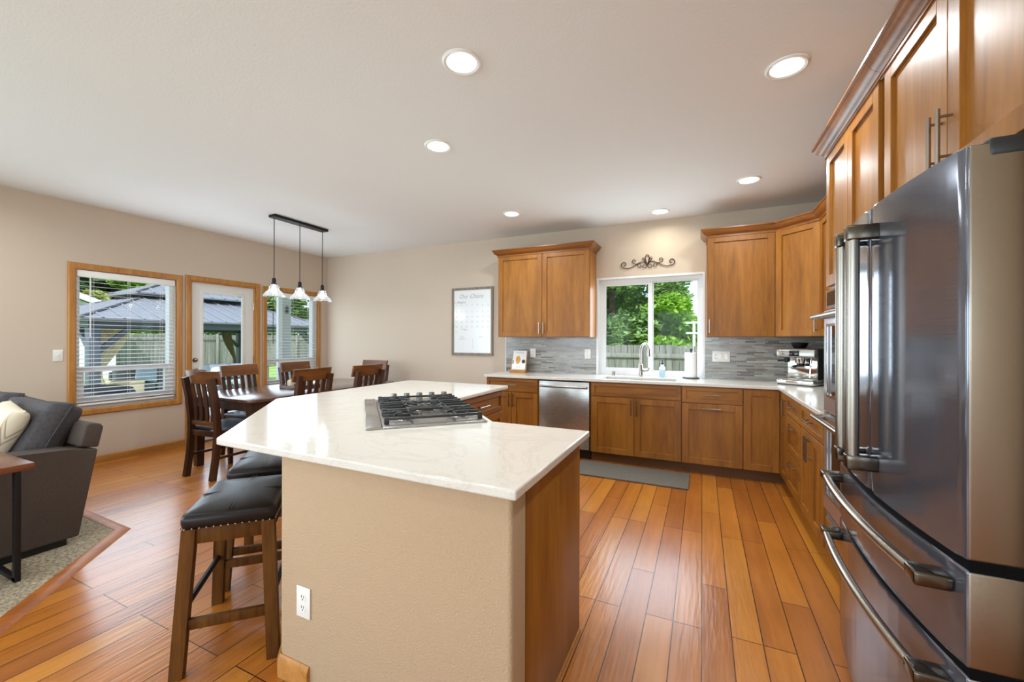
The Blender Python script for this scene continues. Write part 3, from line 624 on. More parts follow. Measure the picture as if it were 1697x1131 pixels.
# cooktop
cx, cy = -1.548, 1.994
t = thing('gas_cooktop', 'stainless five burner gas cooktop with cast iron grates set in the island', 'cooktop', (0,0,0))
HL, HW = .485, .2925
MB().prism([(-HL,-HW),(HL,-HW),(HL,.222),(-HL,.222)], 0, .008, bev=.002).build('steel_deck', M['steel'], t)
MB().box(-HL, HL, .226, HW+.004, 0, .014, .003).build('downdraft_vent_cover', M['steel'], t)
for bx, by, r in ((-.03,-.04,.055),(-.30,.11,.036),(-.30,-.18,.04),(.25,.11,.036),(.25,-.18,.04)):
    bb = MB().lathe([(.001,.0),(r*1.15,0),(r*1.1,.012),(r*.9,.018),(.001,.018)], (bx,by,.008), 24).build('burner', M['nickel'], t)
    MB().lathe([(.001,0),(r*.85,0),(r*.85,.007),(r*.7,.01),(.001,.01)], (bx,by,.0265), 24).build('burner_cap', M['iron'], bb)
for gi, (ga, gb) in enumerate(((-.415,-.152),(-.148,.115),(.119,.38))):
    b = MB(); y0, y1, zt, bw = -.285, .212, .040, .0055
    for xx in (ga+bw, gb-bw): b.box(xx-bw, xx+bw, y0, y1, zt-.013, zt, .002)
    for yy in (.075, -.148): b.box(ga+2*bw, gb-2*bw, yy-.005, yy+.005, zt-.014, zt-.002, .001)
    for xx in (ga+.008, gb-.008):
        for yy in (y0+.012, y1-.012): b.box(xx-.008, xx+.008, yy-.012, yy+.012, .008, zt+.003, .003)
    for k in (1, 2):
        xx = ga+(gb-ga)*k/3; b.box(xx-.005, xx+.005, .08, y1+.002, zt-.012, zt+.002, .0015); b.box(xx-.005, xx+.005, y0-.002, -.153, zt-.012, zt+.002, .0015)
    xc = (ga+gb)/2
    if gi == 1:
        b.tube([(xc+.105*math.cos(2*PI*k/32), -.035+.105*math.sin(2*PI*k/32), zt-.002) for k in range(32)], .006, 8, closed=True)
        for k in range(8):
            a = PI/8+k*PI/4; b.box(.045, .125 if k%2 else .14, -.004, .004, -.006, .006, .001, 1, Matrix.Translation((xc, -.035, zt)) @ Matrix.Rotation(a, 4, 'Z'))
    else:
        for by in (.10,-.17):
            for k in range(4): b.box(.02, .085, -.004, .004, -.006, .006, .001, 1, Matrix.Translation((xc, by, zt)) @ Matrix.Rotation(PI/4+k*PI/2, 4, 'Z'))
    b.build('grate', M['iron'], t)
for k in range(5):
    yy = .106-.0863*k; kb = MB().lathe([(.001,0),(.024,0),(.024,.006),(.022,.008),(.021,.04),(.001,.041)], (.434,yy,.0085), 20).build('knob', M['steel'], t)
    MB().box(.432, .436, yy-.016, yy+.016, .0495, .0515).build('pointer', M['black'], kb)
t.location = (cx, cy, .9165); t.rotation_euler = (0,0,3*PI/4)
# ------------------------------------------------------------------ bar stools
def soft_box(b, x0, x1, y0, y1, z0, z1, r=.02, dome=.012, n=10):
    """cushion: rounded slab, domed on top"""
    nu, nv = n, n; rings = []
    def ring(f, z):
        pts = []; cx_, cy_ = (x0+x1)/2, (y0+y1)/2; hx, hy = (x1-x0)/2*f, (y1-y0)/2*f; rr = min(r*2, hx, hy)
        for (sx, sy, a0) in ((1,1,0),(-1,1,PI/2),(-1,-1,PI),(1,-1,3*PI/2)):
            for k in range(5):
                a = a0+k*PI/8; pts.append((cx_+sx*(hx-rr)+rr*math.cos(a), cy_+sy*(hy-rr)+rr*math.sin(a), z))
        return pts
    h = z1-z0
    for f, z in ((.95,z0),(.985,z0+h*.1),(1,z0+h*.35),(1,z0+h*.6),(.985,z0+h*.8),(.95,z0+h*.93),(.88,z1),(.7,z1+dome*.5),(.45,z1+dome*.85),(.2,z1+dome)): rings.append(ring(f, z))
    b.loft(rings); return b
def tapered(b, p0, p1, w0, d0, w1, d1):
    def rg(p, w, d): return [(p[0]-w, p[1]-d, p[2]), (p[0]+w, p[1]-d, p[2]), (p[0]+w, p[1]+d, p[2]), (p[0]-w, p[1]+d, p[2])]
    b.loft([rg(p0, w0, d0), rg(p1, w1, d1)]); return b
t = st0 = thing('bar_stool', 'backless bar stool with black leather seat, whole seat in view, nearest the island end wall', 'stool', (0,0,0), 'bar stools at the island')
cu = soft_box(MB(), -.235, .235, -.17, .17, .57, .632, .014, .012).build('seat_cushion', M['leather'], t, 50)
b = MB()
for k in range(2):
    for o_ in (-.006, .006):
        pts = [(-.222+.444*i/12, o_, .6345+.0085*math.sin(PI*i/12)) for i in range(13)] if k == 0 else [(o_, -.158+.316*i/10, .6345+.0085*math.sin(PI*i/10)) for i in range(11)]
        b.tube(pts, .0016, 6)
b.build('seam', M['leather'], cu)
b = MB()
for s in (-1, 1):
    for k in range(19): b.lathe([(.0045,-.001),(.0035,.0025),(.001,.0035)], n=8, T=Matrix.Translation((-.216+.024*k, s*.1685, .574)) @ Matrix.Rotation(-s*PI/2, 4, 'X'))
    for k in range(13): b.lathe([(.0045,-.001),(.0035,.0025),(.001,.0035)], n=8, T=Matrix.Translation((s*.2335, -.15+.025*k, .574)) @ Matrix.Rotation(s*PI/2, 4, 'Y'))
b.build('nailhead_trim', M['stud'], cu)
b = MB()
for s in (-1, 1): b.box(-.20, .20, s*.142-.011, s*.142+.011, .505, .5695, .002); b.box(s*.207-.011, s*.207+.011, -.12, .12, .505, .5695, .002)
b.build('seat_apron', M['stool'], t)
for sx in (-1, 1):
    for sy in (-1, 1): tapered(MB(), (sx*.248, sy*.168, 0.001), (sx*.205, sy*.14, .569), .02, .023, .021, .024).build('leg', M['stool'], t)
for s in (-1, 1): MB().box(s*.235-.011, s*.235+.011, -.14, .14, .175, .215, .002).build('end_stretcher', M['stool'], t)
for s in (-1, 1): MB().tube([(-.225, s*.158, .245), (.225, s*.158, .245)], .013, 10).build('foot_rail', M['blackmetal'], t)
su, sv = 2.225, -.515
def uv(u, v): return ((-u+v)*S2, (u+v)*S2, 0)
t.location = uv(su, sv); t.rotation_euler = (0,0,3*PI/4)
dup(st0, uv(su+.60, sv), 3*PI/4, 'backless bar stool with black leather seat, second along the island, behind the first')

# ------------------------------------------------------------------ refrigerator
F0 = frame((.645, 2.150), (0,-1)); UW = .915
def fr_d(u): return -(.118+.034*(1-((u-UW/2)/(UW/2))**2))
def arc(a, b_, n=14, off=0): return [(a+(b_-a)*k/n, fr_d(a+(b_-a)*k/n)-off) for k in range(n+1)]
t = thing('refrigerator', 'stainless french door refrigerator with two bottom drawers on the right', 'refrigerator', (.9, 1.69, 0))
MB(F0).box(.004, UW-.004, .0, .61, .03, 1.752, .004).build('case', M['steel_warmlit'], t)
MB(F0).prism(arc(.002, UW-.002, 14, -.006) + [(UW-.002, -.002), (.002, -.002)], .10, 1.75).build('gasket', M['dark'], t)
MB(F0).box(.02, UW-.02, -.04, .3, .001, .095).build('base_grille', M['black'], t)
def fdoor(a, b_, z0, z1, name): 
    o = MB(F0).prism(arc(a, b_) + [(b_, -.006), (a, -.006)], z0, z1, bev=.007, seg=3).build(name, [M['steel_fridge'], M['steel_warmlit']], t, 50)
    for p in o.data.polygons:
        if abs(p.normal.y) > .95: p.material_index = 1  # end faces take the steel tinted with warm reflected light
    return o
dl = fdoor(0, UW/2-.002, .856, 1.768, 'left_door'); dr = fdoor(UW/2+.002, UW, .856, 1.768, 'right_door')
wm = fdoor(0, UW, .620, .834, 'upper_drawer'); wb = fdoor(0, UW, .105, .600, 'lower_drawer')
for dd, s in ((dl,-1), (dr,1)):
    u = UW/2+s*.052; q = -.212
    h = MB(F0).tube([(u,q,.975),(u,q,1.66)], .0185, 16).build('handle', M['nickel'], dd)
    for z in (.955, 1.68): MB(F0).box(u-.02, u+.02, q-.019, fr_d(u)+.004, z-.024, z+.024, .006, 3).build('handle_bracket', M['darksteel'], dd)
for dd, z in ((wm,.782),(wb,.548)):
    MB(F0).tube([(u, d_, z) for u, d_ in arc(.085, UW-.085, 20, .052)], .0145, 14).build('handle', M['nickel'], dd)
    for u in (.062, UW-.062): MB(F0).box(u-.03, u+.03, fr_d(u)-.068, fr_d(u)+.004, z-.017, z+.017, .007, 3).build('handle_bracket', M['darksteel'], dd)
MB(F0).box(.07, .25, fr_d(.16)-.004, -.12, .93, 1.33, .003).build('water_dispenser', M['blackglass'], dl)
MB(F0).box(UW-.085, UW+.002, -.085, .05, 1.738, 1.778, .006).build('hinge_cover', M['black'], dr)

# ------------------------------------------------------------------ built-in oven
t = thing('double_oven', 'built-in stainless double oven in the tall cabinet beside the refrigerator', 'oven', (FX+.2, 2.58, .30))
MB(ft).box(.04, .795, .002, .52, .305, 1.63).build('body', M['black'], t)
MB(ft).box(.038, .797, -.028, .0015, 1.522, 1.632, .003).build('control_panel', M['steel_v'], t)
MB(ft).box(.07, .765, -.0305, -.02, 1.54, 1.617).build('display', M['blackglass'], t)
for z0, z1, nm in ((.935,1.512,'upper_oven_door'),(.37,.925,'lower_oven_door')):
    b = MB().grid(cuts(.038,.797,[.12,.715]), cuts(z0,z1,[z0+.10,z1-.09]), rects((.12,.715,z0+.10,z1-.09)), -.036, -.002, lambda a,c,h: ft @ Vector((a,h,c)))
    dd = b.build(nm, M['steel_v'], t)
    MB(ft).box(.121, .714, -.03, -.004, z0+.101, z1-.091).build('oven_window', M['blackglass'], dd)
    b = MB().sweep([(.12,z0+.10),(.715,z0+.10),(.715,z1-.09),(.12,z1-.09)], [(0,-.036),(0,-.041),(.014,-.041),(.014,-.036)], True, lambda a,c,h: ft @ Vector((a,h,c)))
    b.build('window_trim', M['chrome'], dd)
    b = MB(ft).tube([(.02,-.088,z1-.032),(.815,-.088,z1-.032)], .0135, 14)
    for u in (.05, .785): b.box(u-.014, u+.014, -.088, -.034, z1-.045, z1-.019, .004)
    b.build('handle', M['nickel'], dd)
b = MB(ft).box(.038, .797, -.02, .0015, .308, .36, .002); b.box(.06, .775, -.03, -.018, .342, .352).box(.06, .775, -.03, -.018, .316, .326); b.build('vent_trim', M['steel_v'], t)

# ------------------------------------------------------------------ espresso machine
t = thing('espresso_machine', 'stainless espresso machine with black bean hopper on the corner worktop', 'espresso machine', (0,0,0))
b = MB().box(-.16, .16, -.165, .14, .008, .05, .008, 3); b.build('base', M['chrome'], t)
MB().box(-.15, .15, -.16, .13, 0, .008).build('feet', M['black'], t)
MB().box(-.15, .15, -.158, .0, .050, .058, .002).build('drip_tray', M['steel'], t)
MB().box(-.135, .155, .0, .14, .05, .27, .006).build('rear_housing', M['chrome'], t)
MB().prism([(-.12,.258),(-.155,.272),(-.15,.335),(-.13,.35),(.145,.35),(.145,.262)], -.165, .165, 'x', .008, 3).build('head', M['steel'], t)
MB().box(.1655, .172, -.10, .14, .06, .345, .002).build('side_panel', M['black'], t)
TS = Matrix.Translation((-.01, -.1545, .305)) @ Matrix.Rotation(-.08, 4, 'X')
MB().box(-.04, .045, -.003, .004, -.026, .026, .002, T=TS).build('touch_screen', M['blackglass'], t)
MB().lathe([(.001,.024),(.017,.024),(.019,.018),(.019,0),(.001,0)], n=20, T=Matrix.Translation((-.115,-.15,.306)) @ Matrix.Rotation(PI/2, 4, 'X')).build('dial', M['chrome'], t)
MB().lathe([(.001,.0),(.045,.0),(.06,.02),(.072,.05),(.074,.055),(.001,.06)], (-.04,.03,.351), 28).build('bean_hopper', M['black'], t)
MB().lathe([(.001,.0),(.034,.0),(.038,.02),(.038,.055),(.001,.06)], (.02,-.085,.21), 24).build('group_head', M['chrome'], t)
MB().lathe([(.001,.0),(.026,.0),(.034,.012),(.034,.03),(.001,.03)], (.02,-.085,.178), 24).tube([(.02,-.11,.195),(.02,-.21,.183)], lambda s: .009+.006*s, 10).build('portafilter', M['black'], t)
MB().lathe([(.001,0),(.022,0),(.026,.018),(.026,.04),(.001,.045)], (-.10,-.085,.215), 20).tube([(-.115,-.10,.235),(-.165,-.13,.228)], .008, 8).build('grinder_cradle', M['black'], t)
MB().tube([(.115,-.10,.262),(.115,-.115,.20),(.112,-.12,.08)], .0055, 8).build('steam_wand', M['chrome'], t)
t.location = (.885, 4.80, .9155); t.rotation_euler = (0,0,math.radians(-34))

# ------------------------------------------------------------------ small things on walls and worktops
def plate(y, x0, x1, z0, z1, label, gangs, kind='switch'):
    """wall plate on the back wall, facing -Y"""
    t = thing('wall_plate', label, 'switch plate' if kind == 'switch' else 'outlet', ((x0+x1)/2, y, (z0+z1)/2))
    MB().box(x0, x1, y-.006, y-.0005, z0, z1, .0025).build('cover', M['white'], t); n = len(gangs); w = (x1-x0)/n
    for i, g in enumerate(gangs):
        c = x0+w*(i+.5); zc = (z0+z1)/2
        if g == 'o':
            for s in (-1, 1):
                b = MB().lathe([(.001,.002),(.016,.002),(.017,0),(.001,0)], n=20, T=Matrix.Translation((c, y-.006, zc+s*.02)) @ Matrix.Rotation(PI/2, 4, 'X')).build('receptacle', M['white'], t)
                q = MB()
                for dx in (-.006, .006): q.box(c+dx-.0011, c+dx+.0011, y-.0088, y-.0075, zc+s*.02-.001, zc+s*.02+.009)
                q.lathe([(.001,.0012),(.0026,.0012),(.0026,0),(.001,0)], n=8, T=Matrix.Translation((c, y-.0078, zc+s*.02-.007)) @ Matrix.Rotation(PI/2, 4, 'X')); q.build('slots', M['black'], b)
        else: MB().box(c-.016, c+.016, y-.009, y-.005, zc-.032, zc+.032, .002).build('rocker', M['white'], t)
    return t
plate(YB-.009, -2.095, -2.018, 1.112, 1.23, 'white rocker switch plate on the mosaic tile beside the cookbook', 's')
plate(YB-.009, -1.352, -1.276, 1.11, 1.228, 'white duplex outlet on the mosaic tile near the left edge of the sink window', 'o', 'outlet')
plate(YB-.009, .102, .277, 1.105, 1.223, 'white triple plate with outlet and two switches right of the sink window', 'oss')
plate(1.1, -1.428, -1.354, .267, .385, 'white duplex outlet low on the beige island end wall', 'o', 'outlet')
t = thing('wall_plate', 'white toggle switch plate on the wall left of the oak framed window', 'switch plate', (XL, 1.83, 1.172))
MB().box(XL+.0005, XL+.006, 1.794, 1.866, 1.113, 1.231, .0025).build('cover', M['white'], t); MB().box(XL+.005, XL+.016, 1.825, 1.835, 1.168, 1.186, .002).build('toggle', M['white'], t)
# whiteboard calendar
bx0, bx1, bz0, bz1 = -3.338, -2.660, 1.122, 2.095; yb = YB-.022
t = thing('whiteboard_calendar', 'framed whiteboard calendar headed with script lettering on the back wall', 'calendar', ((bx0+bx1)/2, YB, (bz0+bz1)/2))
MB().sweep([(bx0+.034,bz0+.034),(bx1-.034,bz0+.034),(bx1-.034,bz1-.034),(bx0+.034,bz1-.034)], [(0,.001),(0,.018),(.034,.024),(.034,.001)], True, lambda a,c,h: (a, YB-h, c)).build('frame', M['greywood'], t)
MB().box(bx0+.03, bx1-.03, YB-.012, YB-.001, bz0+.03, bz1-.03).build('board', M['board'], t)
def onboard(txt, size, x, z, shear=0): return text_mesh(txt, size, shear), Matrix.Translation((x, YB-.0126, z)) @ Matrix.Rotation(PI/2, 4, 'X')
bc = (bx0+bx1)/2
MB().add_mesh(*onboard('Our Chaos', .088, bc-.02, bz1-.125, .35)).build('heading', M['ink'], t, 0)
b = MB().add_mesh(*onboard('month of', .026, bx0+.08, bz1-.212, .3)); b.add_mesh(*onboard('August', .05, bx0+.16, bz1-.205, .35))
cxs = [bx0+.075+.0875*k for k in range(7)]
for k, nm in enumerate(('sun','mon','tue','wed','thu','fri','sat')): b.add_mesh(*onboard(nm, .022, cxs[k], bz1-.248))
b.add_mesh(*onboard('notes', .03, bx0+.17, bz0+.265, .3)); b.add_mesh(*onboard('to do', .03, bx1-.19, bz0+.265, .3))
for k in range(6): b.box(bx0+.348, bx0+.356, YB-.0126, YB-.012, bz0+.10+k*.024, bz0+.106+k*.024)
b.build('small_lettering', M['ink'], t, 0)
b = MB(); day = 1
for r_ in range(6):
    for c_ in range(7):
        if (r_ == 0 and c_ < 5) or day > 31: continue
        b.add_mesh(*onboard(str(day), .032, cxs[c_], bz1-.275-.072*r_)); day += 1
b.build('dates', M['ink'], t, 0)
MB().box(bx0+.12, bx0+.22, YB-.0126, YB-.012, bz0+.232, bz0+.236).box(bx0+.15, bx0+.24, YB-.0126, YB-.012, bz1-.60, bz1-.596).box(bx0+.20, bx0+.26, YB-.0126, YB-.012, bz1-.615, bz1-.611).build('red_notes', M['redink'], t, 0)
# iron scroll
sx, sz, sy = -.596, 2.206, YB-.012
t = thing('iron_scroll', 'bronze wrought iron scroll ornament on the wall above the sink window', 'wall ornament', (sx, YB, sz+.07))
def spiral(cx_, cz, r0, r1, a0, a1, n=22): return [(cx_+(r0+(r1-r0)*k/n)*math.cos(a0+(a1-a0)*k/n), sy, cz+(r0+(r1-r0)*k/n)*math.sin(a0+(a1-a0)*k/n)) for k in range(n+1)]
for s in (-1, 1):
    def m_(pts): return [(sx+s*(x-sx), y, z) for x, y, z in pts]
    b = MB()
    b.tube(m_([(sx+.005,sy,sz+.035),(sx+.03,sy,sz+.07),(sx+.07,sy,sz+.075),(sx+.12,sy,sz+.05),(sx+.17,sy,sz+.02),(sx+.22,sy,sz+.005),(sx+.262,sy,sz+.012)] + spiral(sx+.268, sz+.055, .042, .008, -PI/2+.1, PI*1.75)), .0048, 7)
    b.tube(m_([(sx+.10,sy,sz+.055),(sx+.13,sy,sz+.052),(sx+.155,sy,sz+.06)] + spiral(sx+.150, sz+.088, .028, .007, -PI/2+.3, PI*1.6, 16)), .004, 7)
    b.tube(m_(spiral(sx+.085, sz+.030, .034, .008, PI/2+.4, -PI*1.6)), .004, 7); b.tube(m_(spiral(sx+.036, sz+.024, .030, .008, PI*.9, PI*3.0)), .004, 7)
    b.tube(m_([(sx+.004,sy,sz+.05),(sx+.03,sy,sz+.078),(sx+.058,sy,sz+.112),(sx+.05,sy,sz+.126),(sx+.034,sy,sz+.118),(sx+.02,sy,sz+.085),(sx+.004,sy,sz+.045)]), .004, 7)
    b.build('side_scroll', M['bronze'], t)
MB().tube([(sx,sy,sz+.04),(sx-.016,sy,sz+.085),(sx-.024,sy,sz+.122),(sx-.014,sy,sz+.148),(sx,sy,sz+.155),(sx+.014,sy,sz+.148),(sx+.024,sy,sz+.122),(sx+.016,sy,sz+.085)], .0048, 7, closed=True).build('centre_loop', M['bronze'], t)
MB().tube([(sx,YB-.001,sz+.045),(sx,sy,sz+.045)], .004, 6).build('wall_pin', M['bronze'], t)
# cookbook on its stand
t = thing('cookbook_stand', 'bamboo bookstand holding a cookbook at the left end of the worktop', 'bookstand', (-2.19, 4.93, .9155))
TB = Matrix.Translation((-2.19, 4.905, .955)) @ Matrix.Rotation(math.radians(-16), 4, 'X')
MB().box(-.105, .105, -.045, .07, 0, .022, .003, T=Matrix.Translation((-2.19,4.93,.9155))).box(-.11, .11, -.05, -.038, 0, .04, .003, T=Matrix.Translation((-2.19,4.93,.9155))).build('base', M['bamboo'], t)
MB().box(-.115, .105, .026, .036, -.015, .20, .003, T=TB).build('back_board', M['bamboo'], t)
bk = thing('cookbook', 'cream covered cookbook with a bread picture standing on the bamboo stand', 'book', (-2.19, 4.92, .956))
MB().box(-.092, .098, -.001, .024, 0, .255, .002, T=TB).build('cover', M['paper'], bk)
MB().lathe([(.0005,.001),(.034,.001),(.034,0),(.0005,0)], n=20, T=TB @ Matrix.Translation((-.012,-.0012,.13)) @ Matrix.Rotation(PI/2, 4, 'X') @ Matrix.Scale(1.7, 4, (0,1,0))).build('loaf_picture', M['bread'], bk)
MB().lathe([(.0005,.001),(.026,.001),(.026,0),(.0005,0)], n=20, T=TB @ Matrix.Translation((.068,-.0012,.11)) @ Matrix.Rotation(PI/2, 4, 'X')).box(-.085, -.072, -.0018, -.001, .075, .125, T=TB).build('pan_picture', M['iron'], bk)
MB().box(-.05, .06, -.0018, -.001, .225, .23, T=TB).box(-.03, .03, -.0018, -.001, .032, .036, T=TB).build('title_lines', M['ink'], bk)

# ------------------------------------------------------------------ dining table and chairs
TX0, TX1, TY0, TY1 = -4.945, -3.862, 2.468, 4.51; tcx, tcy = (TX0+TX1)/2, (TY0+TY1)/2
t = thing('dining_table', 'dark walnut rectangular dining table by the windows', 'dining table', (tcx, tcy, 0))
c_ = .05; oct_ = [(TX0+c_,TY0),(TX1-c_,TY0),(TX1,TY0+c_),(TX1,TY1-c_),(TX1-c_,TY1),(TX0+c_,TY1),(TX0,TY1-c_),(TX0,TY0+c_)]
MB().prism(oct_, .732, .762, bev=.004).build('tabletop', M['walnut_y'], t)
i_ = .05
b = MB().box(TX0+i_, TX0+i_+.024, TY0+i_+.02, TY1-i_-.02, .64, .7315).box(TX1-i_-.024, TX1-i_, TY0+i_+.02, TY1-i_-.02, .64, .7315).box(TX0+i_+.02, TX1-i_-.02, TY0+i_, TY0+i_+.024, .64, .7315).box(TX0+i_+.02, TX1-i_-.02, TY1-i_-.024, TY1-i_, .64, .7315)
b.build('apron', M['walnut'], t)
for x in (TX0+i_+.04, TX1-i_-.04):
    for y in (TY0+i_+.04, TY1-i_-.04): tapered(MB(), (x,y,.001), (x,y,.7315), .033, .033, .046, .046).build('leg', M['walnut'], t)
def prof_yz(b, pts, th, x0, x1):
    """bent board: centreline in (y, z), thickness th, from x0 to x1"""
    o1 = offs(pts, th/2); o2 = offs(pts, -th/2); b.prism(o1 + o2[::-1], x0, x1, 'x'); return b
chair0 = t = thing('dining_chair', 'dark walnut slat-back dining chair at the table end nearest the sofa', 'chair', (0,0,0), 'dining chairs around the walnut table')
post = [(-.235,.001),(-.205,.22),(-.19,.45),(-.195,.60),(-.215,.78),(-.25,.97)]
for s in (-1, 1):
    b = prof_yz(MB(), post, .05, s*.195-.0215, s*.195+.0215); b.build('back_post', M['walnut'], t)
    tapered(MB(), (s*.205,.20,.001), (s*.205,.195,.445), .017, .017, .023, .023).build('front_leg', M['walnut'], t)
def curved_rail(z0, z1, hw, y_of, th, bow=.022):
    n = 12; rings = []
    xs = [-hw+2*hw*k/n for k in range(n+1)]
    for x in xs:
        dy = bow*((x/hw)**2)-bow*.5
        rings.append([(x, y_of(z0)+dy, z0), (x, y_of(z0)+dy+th, z0), (x, y_of(z1)+dy+th, z1), (x, y_of(z1)+dy, z1)])
    return MB().loft(rings)
yo = lambda z: -.19-.06*max(0, (z-.60)/.37)**1.4+.028
curved_rail(.905, 1.035, .232, yo, .024).build('top_rail', M['walnut_x'], t)
MB().box(-.175, .175, -.202, -.178, .50, .545, .004).build('lower_rail', M['walnut_x'], t)
for k in range(4):
    x = -.126+.084*k; b = prof_yz(MB(), [(-.19,.53),(-.188,.62),(-.2,.76),(-.226,.91)], .014, x-.023, x+.023); b.build('slat', M['walnut'], t)
b = MB().box(-.195, .195, .17, .195, .40, .455, .003).box(-.21, -.188, -.17, .18, .40, .455, .003).box(.188, .21, -.17, .18, .40, .455, .003).box(-.18, .18, -.205, -.183, .40, .455, .003); b.build('seat_frame', M['walnut'], t)
soft_box(MB(), -.23, .23, -.165, .235, .456, .492, .012, .014).build('seat_cushion', M['seatblue'], t, 50)
b = MB().box(-.205, -.19, -.19, .19, .19, .215, .003).box(.19, .205, -.19, .19, .19, .215, .003); b.build('side_stretchers', M['walnut'], t)
t.location = (-4.40, 2.55, 0); t.rotation_euler = (0,0,math.radians(3))
CH = [((-4.86, 3.13), -84, 'dark walnut slat-back dining chair with back to the patio door'),
      ((-4.87, 3.88), -86, 'dark walnut slat-back dining chair with back to the window near the room corner'),
      ((-3.97, 3.07), 91, 'dark walnut slat-back dining chair on the island side, nearer to the cooktop'),
      ((-3.90, 3.80), 89, 'dark walnut slat-back dining chair on the island side, nearer to the back wall'),
      ((-4.44, 4.50), 180, 'dark walnut slat-back dining chair at the table end nearest the back wall')]
for (x, y), a, lab in CH: dup(chair0, (x, y, 0), math.radians(a), lab)
t = thing('serving_tray', 'dark wooden tray in the middle of the dining table', 'tray', (-4.38, 3.40, .7625))
MB().box(-4.53, -4.23, 3.24, 3.56, .7625, .772, .003).build('base', M['walnut_y'], t)
MB().sweep([(-4.53,3.24),(-4.23,3.24),(-4.23,3.56),(-4.53,3.56)], [(-.012,.7725),(-.012,.80),(.0,.80),(.0,.7725)], True).build('rim', M['walnut_y'], t)
for (x, y, r, h, mm, lab, nm) in ((-4.44,3.32,.036,.09,'cream','pale candle jar on the left of the dining table tray','candle_jar'),(-4.33,3.36,.03,.12,'bronze','dark bronze small vase on the right of the dining table tray','vase'),(-4.40,3.46,.04,.07,'white','low white bowl at the back of the dining table tray','bowl')):
    tag(MB().lathe([(.001,0),(r*.8,0),(r,h*.2),(r,h*.8),(r*.75,h),(r*.7,h),(r*.7,h*.8),(.001,h*.75)], (x,y,.7726), 20).build(nm, M[mm]), lab, nm.replace('_',' '))

# ------------------------------------------------------------------ sofa corner
AX = -3.678
t = thing('sofa', 'grey brown fabric sofa on the carpet, arm side toward the kitchen', 'sofa', (-4.7, .75, 0))
arm = [(.28,.075),(1.24,.055),(1.333,.604),(1.20,.629),(1.0,.643),(.30,.65),(.26,.60)]
MB().prism(arm, AX-.17, AX, 'x', .014, 3).build('arm', M['sofa'], t); MB().prism(arm, -5.75, -5.58, 'x', .014, 3).build('arm', M['sofa'], t)
MB().prism([(1.245,.634),(1.335,.612),(1.362,.745),(1.345,.770),(1.295,.78),(1.275,.77)], AX-.30, AX-.004, 'x', .012, 3).build('back_end', M['sofa'], t)
MB().prism([(1.14,.08),(1.238,.06),(1.36,.75),(1.345,.772),(1.30,.772),(1.24,.5)], -5.74, AX-.302, 'x', .012, 3).build('back', M['sofa'], t)
MB().box(-5.578, AX-.172, .30, 1.09, .08, .30, .01).build('seat_base', M['sofa'], t)
for k in range(2): MB().box(-5.57+.86*k, -4.72+.86*k, .27, 1.04, .305, .46, .04, 3).build('seat_cushion', M['sofa'], t)
MB().box(-5.70, AX-.03, .34, 1.19, .0145, .056).build('plinth', M['black'], t)
def pillow(name, label, w, h, d, loc, rot, m, cat='cushion', group=None, p=4, ex=.42):
    n = 26; b = MB(); T = Matrix.Translation(loc) @ rot
    def pt(i, j, s):
        u, v = -1+2*i/n, -1+2*j/n; e = (max(0, (1-abs(u)**p))*max(0, (1-abs(v)**p)))**ex
        pin = 1-.06*(1-abs(u))*abs(v)**3-.0; pu = 1-.06*(1-abs(v))*abs(u)**3
        return T @ Vector((u*w/2*pu, s*d/2*e, v*h/2*pin))
    for s in (-1, 1):
        g = [[b.bm.verts.new(pt(i, j, s)) for j in range(n+1)] for i in range(n+1)]
        for i in range(n):
            for j in range(n): b.bm.faces.new((g[i][j], g[i+1][j], g[i+1][j+1], g[i][j+1]))
    bmesh.ops.remove_doubles(b.bm, verts=b.bm.verts, dist=.0004)
    o = b.build(name, m, smooth=70)
    if p > 4:
        rim = [pt(i, 0, 0) for i in range(n)] + [pt(n, j, 0) for j in range(n)] + [pt(n-i, n, 0) for i in range(n)] + [pt(0, n-j, 0) for j in range(n)]
        MB().tube(rim, .006, 6, closed=True).build('piping', m, o)
    return tag(o, label, cat, group)
RX_ = lambda a: Matrix.Rotation(math.radians(a), 4, 'X'); RY_ = lambda a: Matrix.Rotation(math.radians(a), 4, 'Y'); RZ_ = lambda a: Matrix.Rotation(math.radians(a), 4, 'Z')
pillow('sofa_cushion', 'large dark grey corduroy cushion leaning in the kitchen-side corner of the sofa', .80, .47, .20, (-4.235, 1.165, .69), RX_(-25), M['cushion'], p=9, ex=.3)
pillow('sofa_cushion', 'dark grey corduroy cushion further along the sofa, behind the cream pillow', .80, .47, .20, (-5.06, 1.165, .71), RX_(-25), M['cushion'], p=9, ex=.3)
pillow('throw_pillow', 'cream striped linen throw pillow on the sofa behind the end table', .44, .44, .16, (-4.165, 1.0, .70), RZ_(-4) @ RX_(-26) @ RY_(5), M['cream'], 'pillow')
t = thing('end_table', 'reddish wood C-shaped end table with black metal frame over the sofa arm', 'end table', (-3.5, .68, 0))
MB().box(-3.80, -3.20, .45, .908, .652, .686, .003).build('tabletop', M['endtop'], t)
b = MB()
for yy in (.52, .895): b.box(-3.415, -3.375, yy-.012, yy+.012, .015, .6515, .002).box(-3.665, -3.376, yy-.012, yy+.012, .0145, .04, .002)
b.box(-3.415, -3.375, .52, .895, .622, .6515, .002); b.build('frame', M['blackmetal'], t)
# ------------------------------------------------------------------ garden outside
GZ = -.30
tag(MB().grid(cuts(-60, 30, [XL-.15, XR+.15]), cuts(-20, 60, [YR-.15, YB+.15]), rects((XL-.15, XR+.15, YR-.15, YB+.15)), GZ-.1, GZ).build('lawn', M['lawn']), kind='structure')
tag(MB().box(-11.2, XL-.16, -2, 8, GZ+.0005, GZ+.03).build('patio', M['patio']), kind='structure')
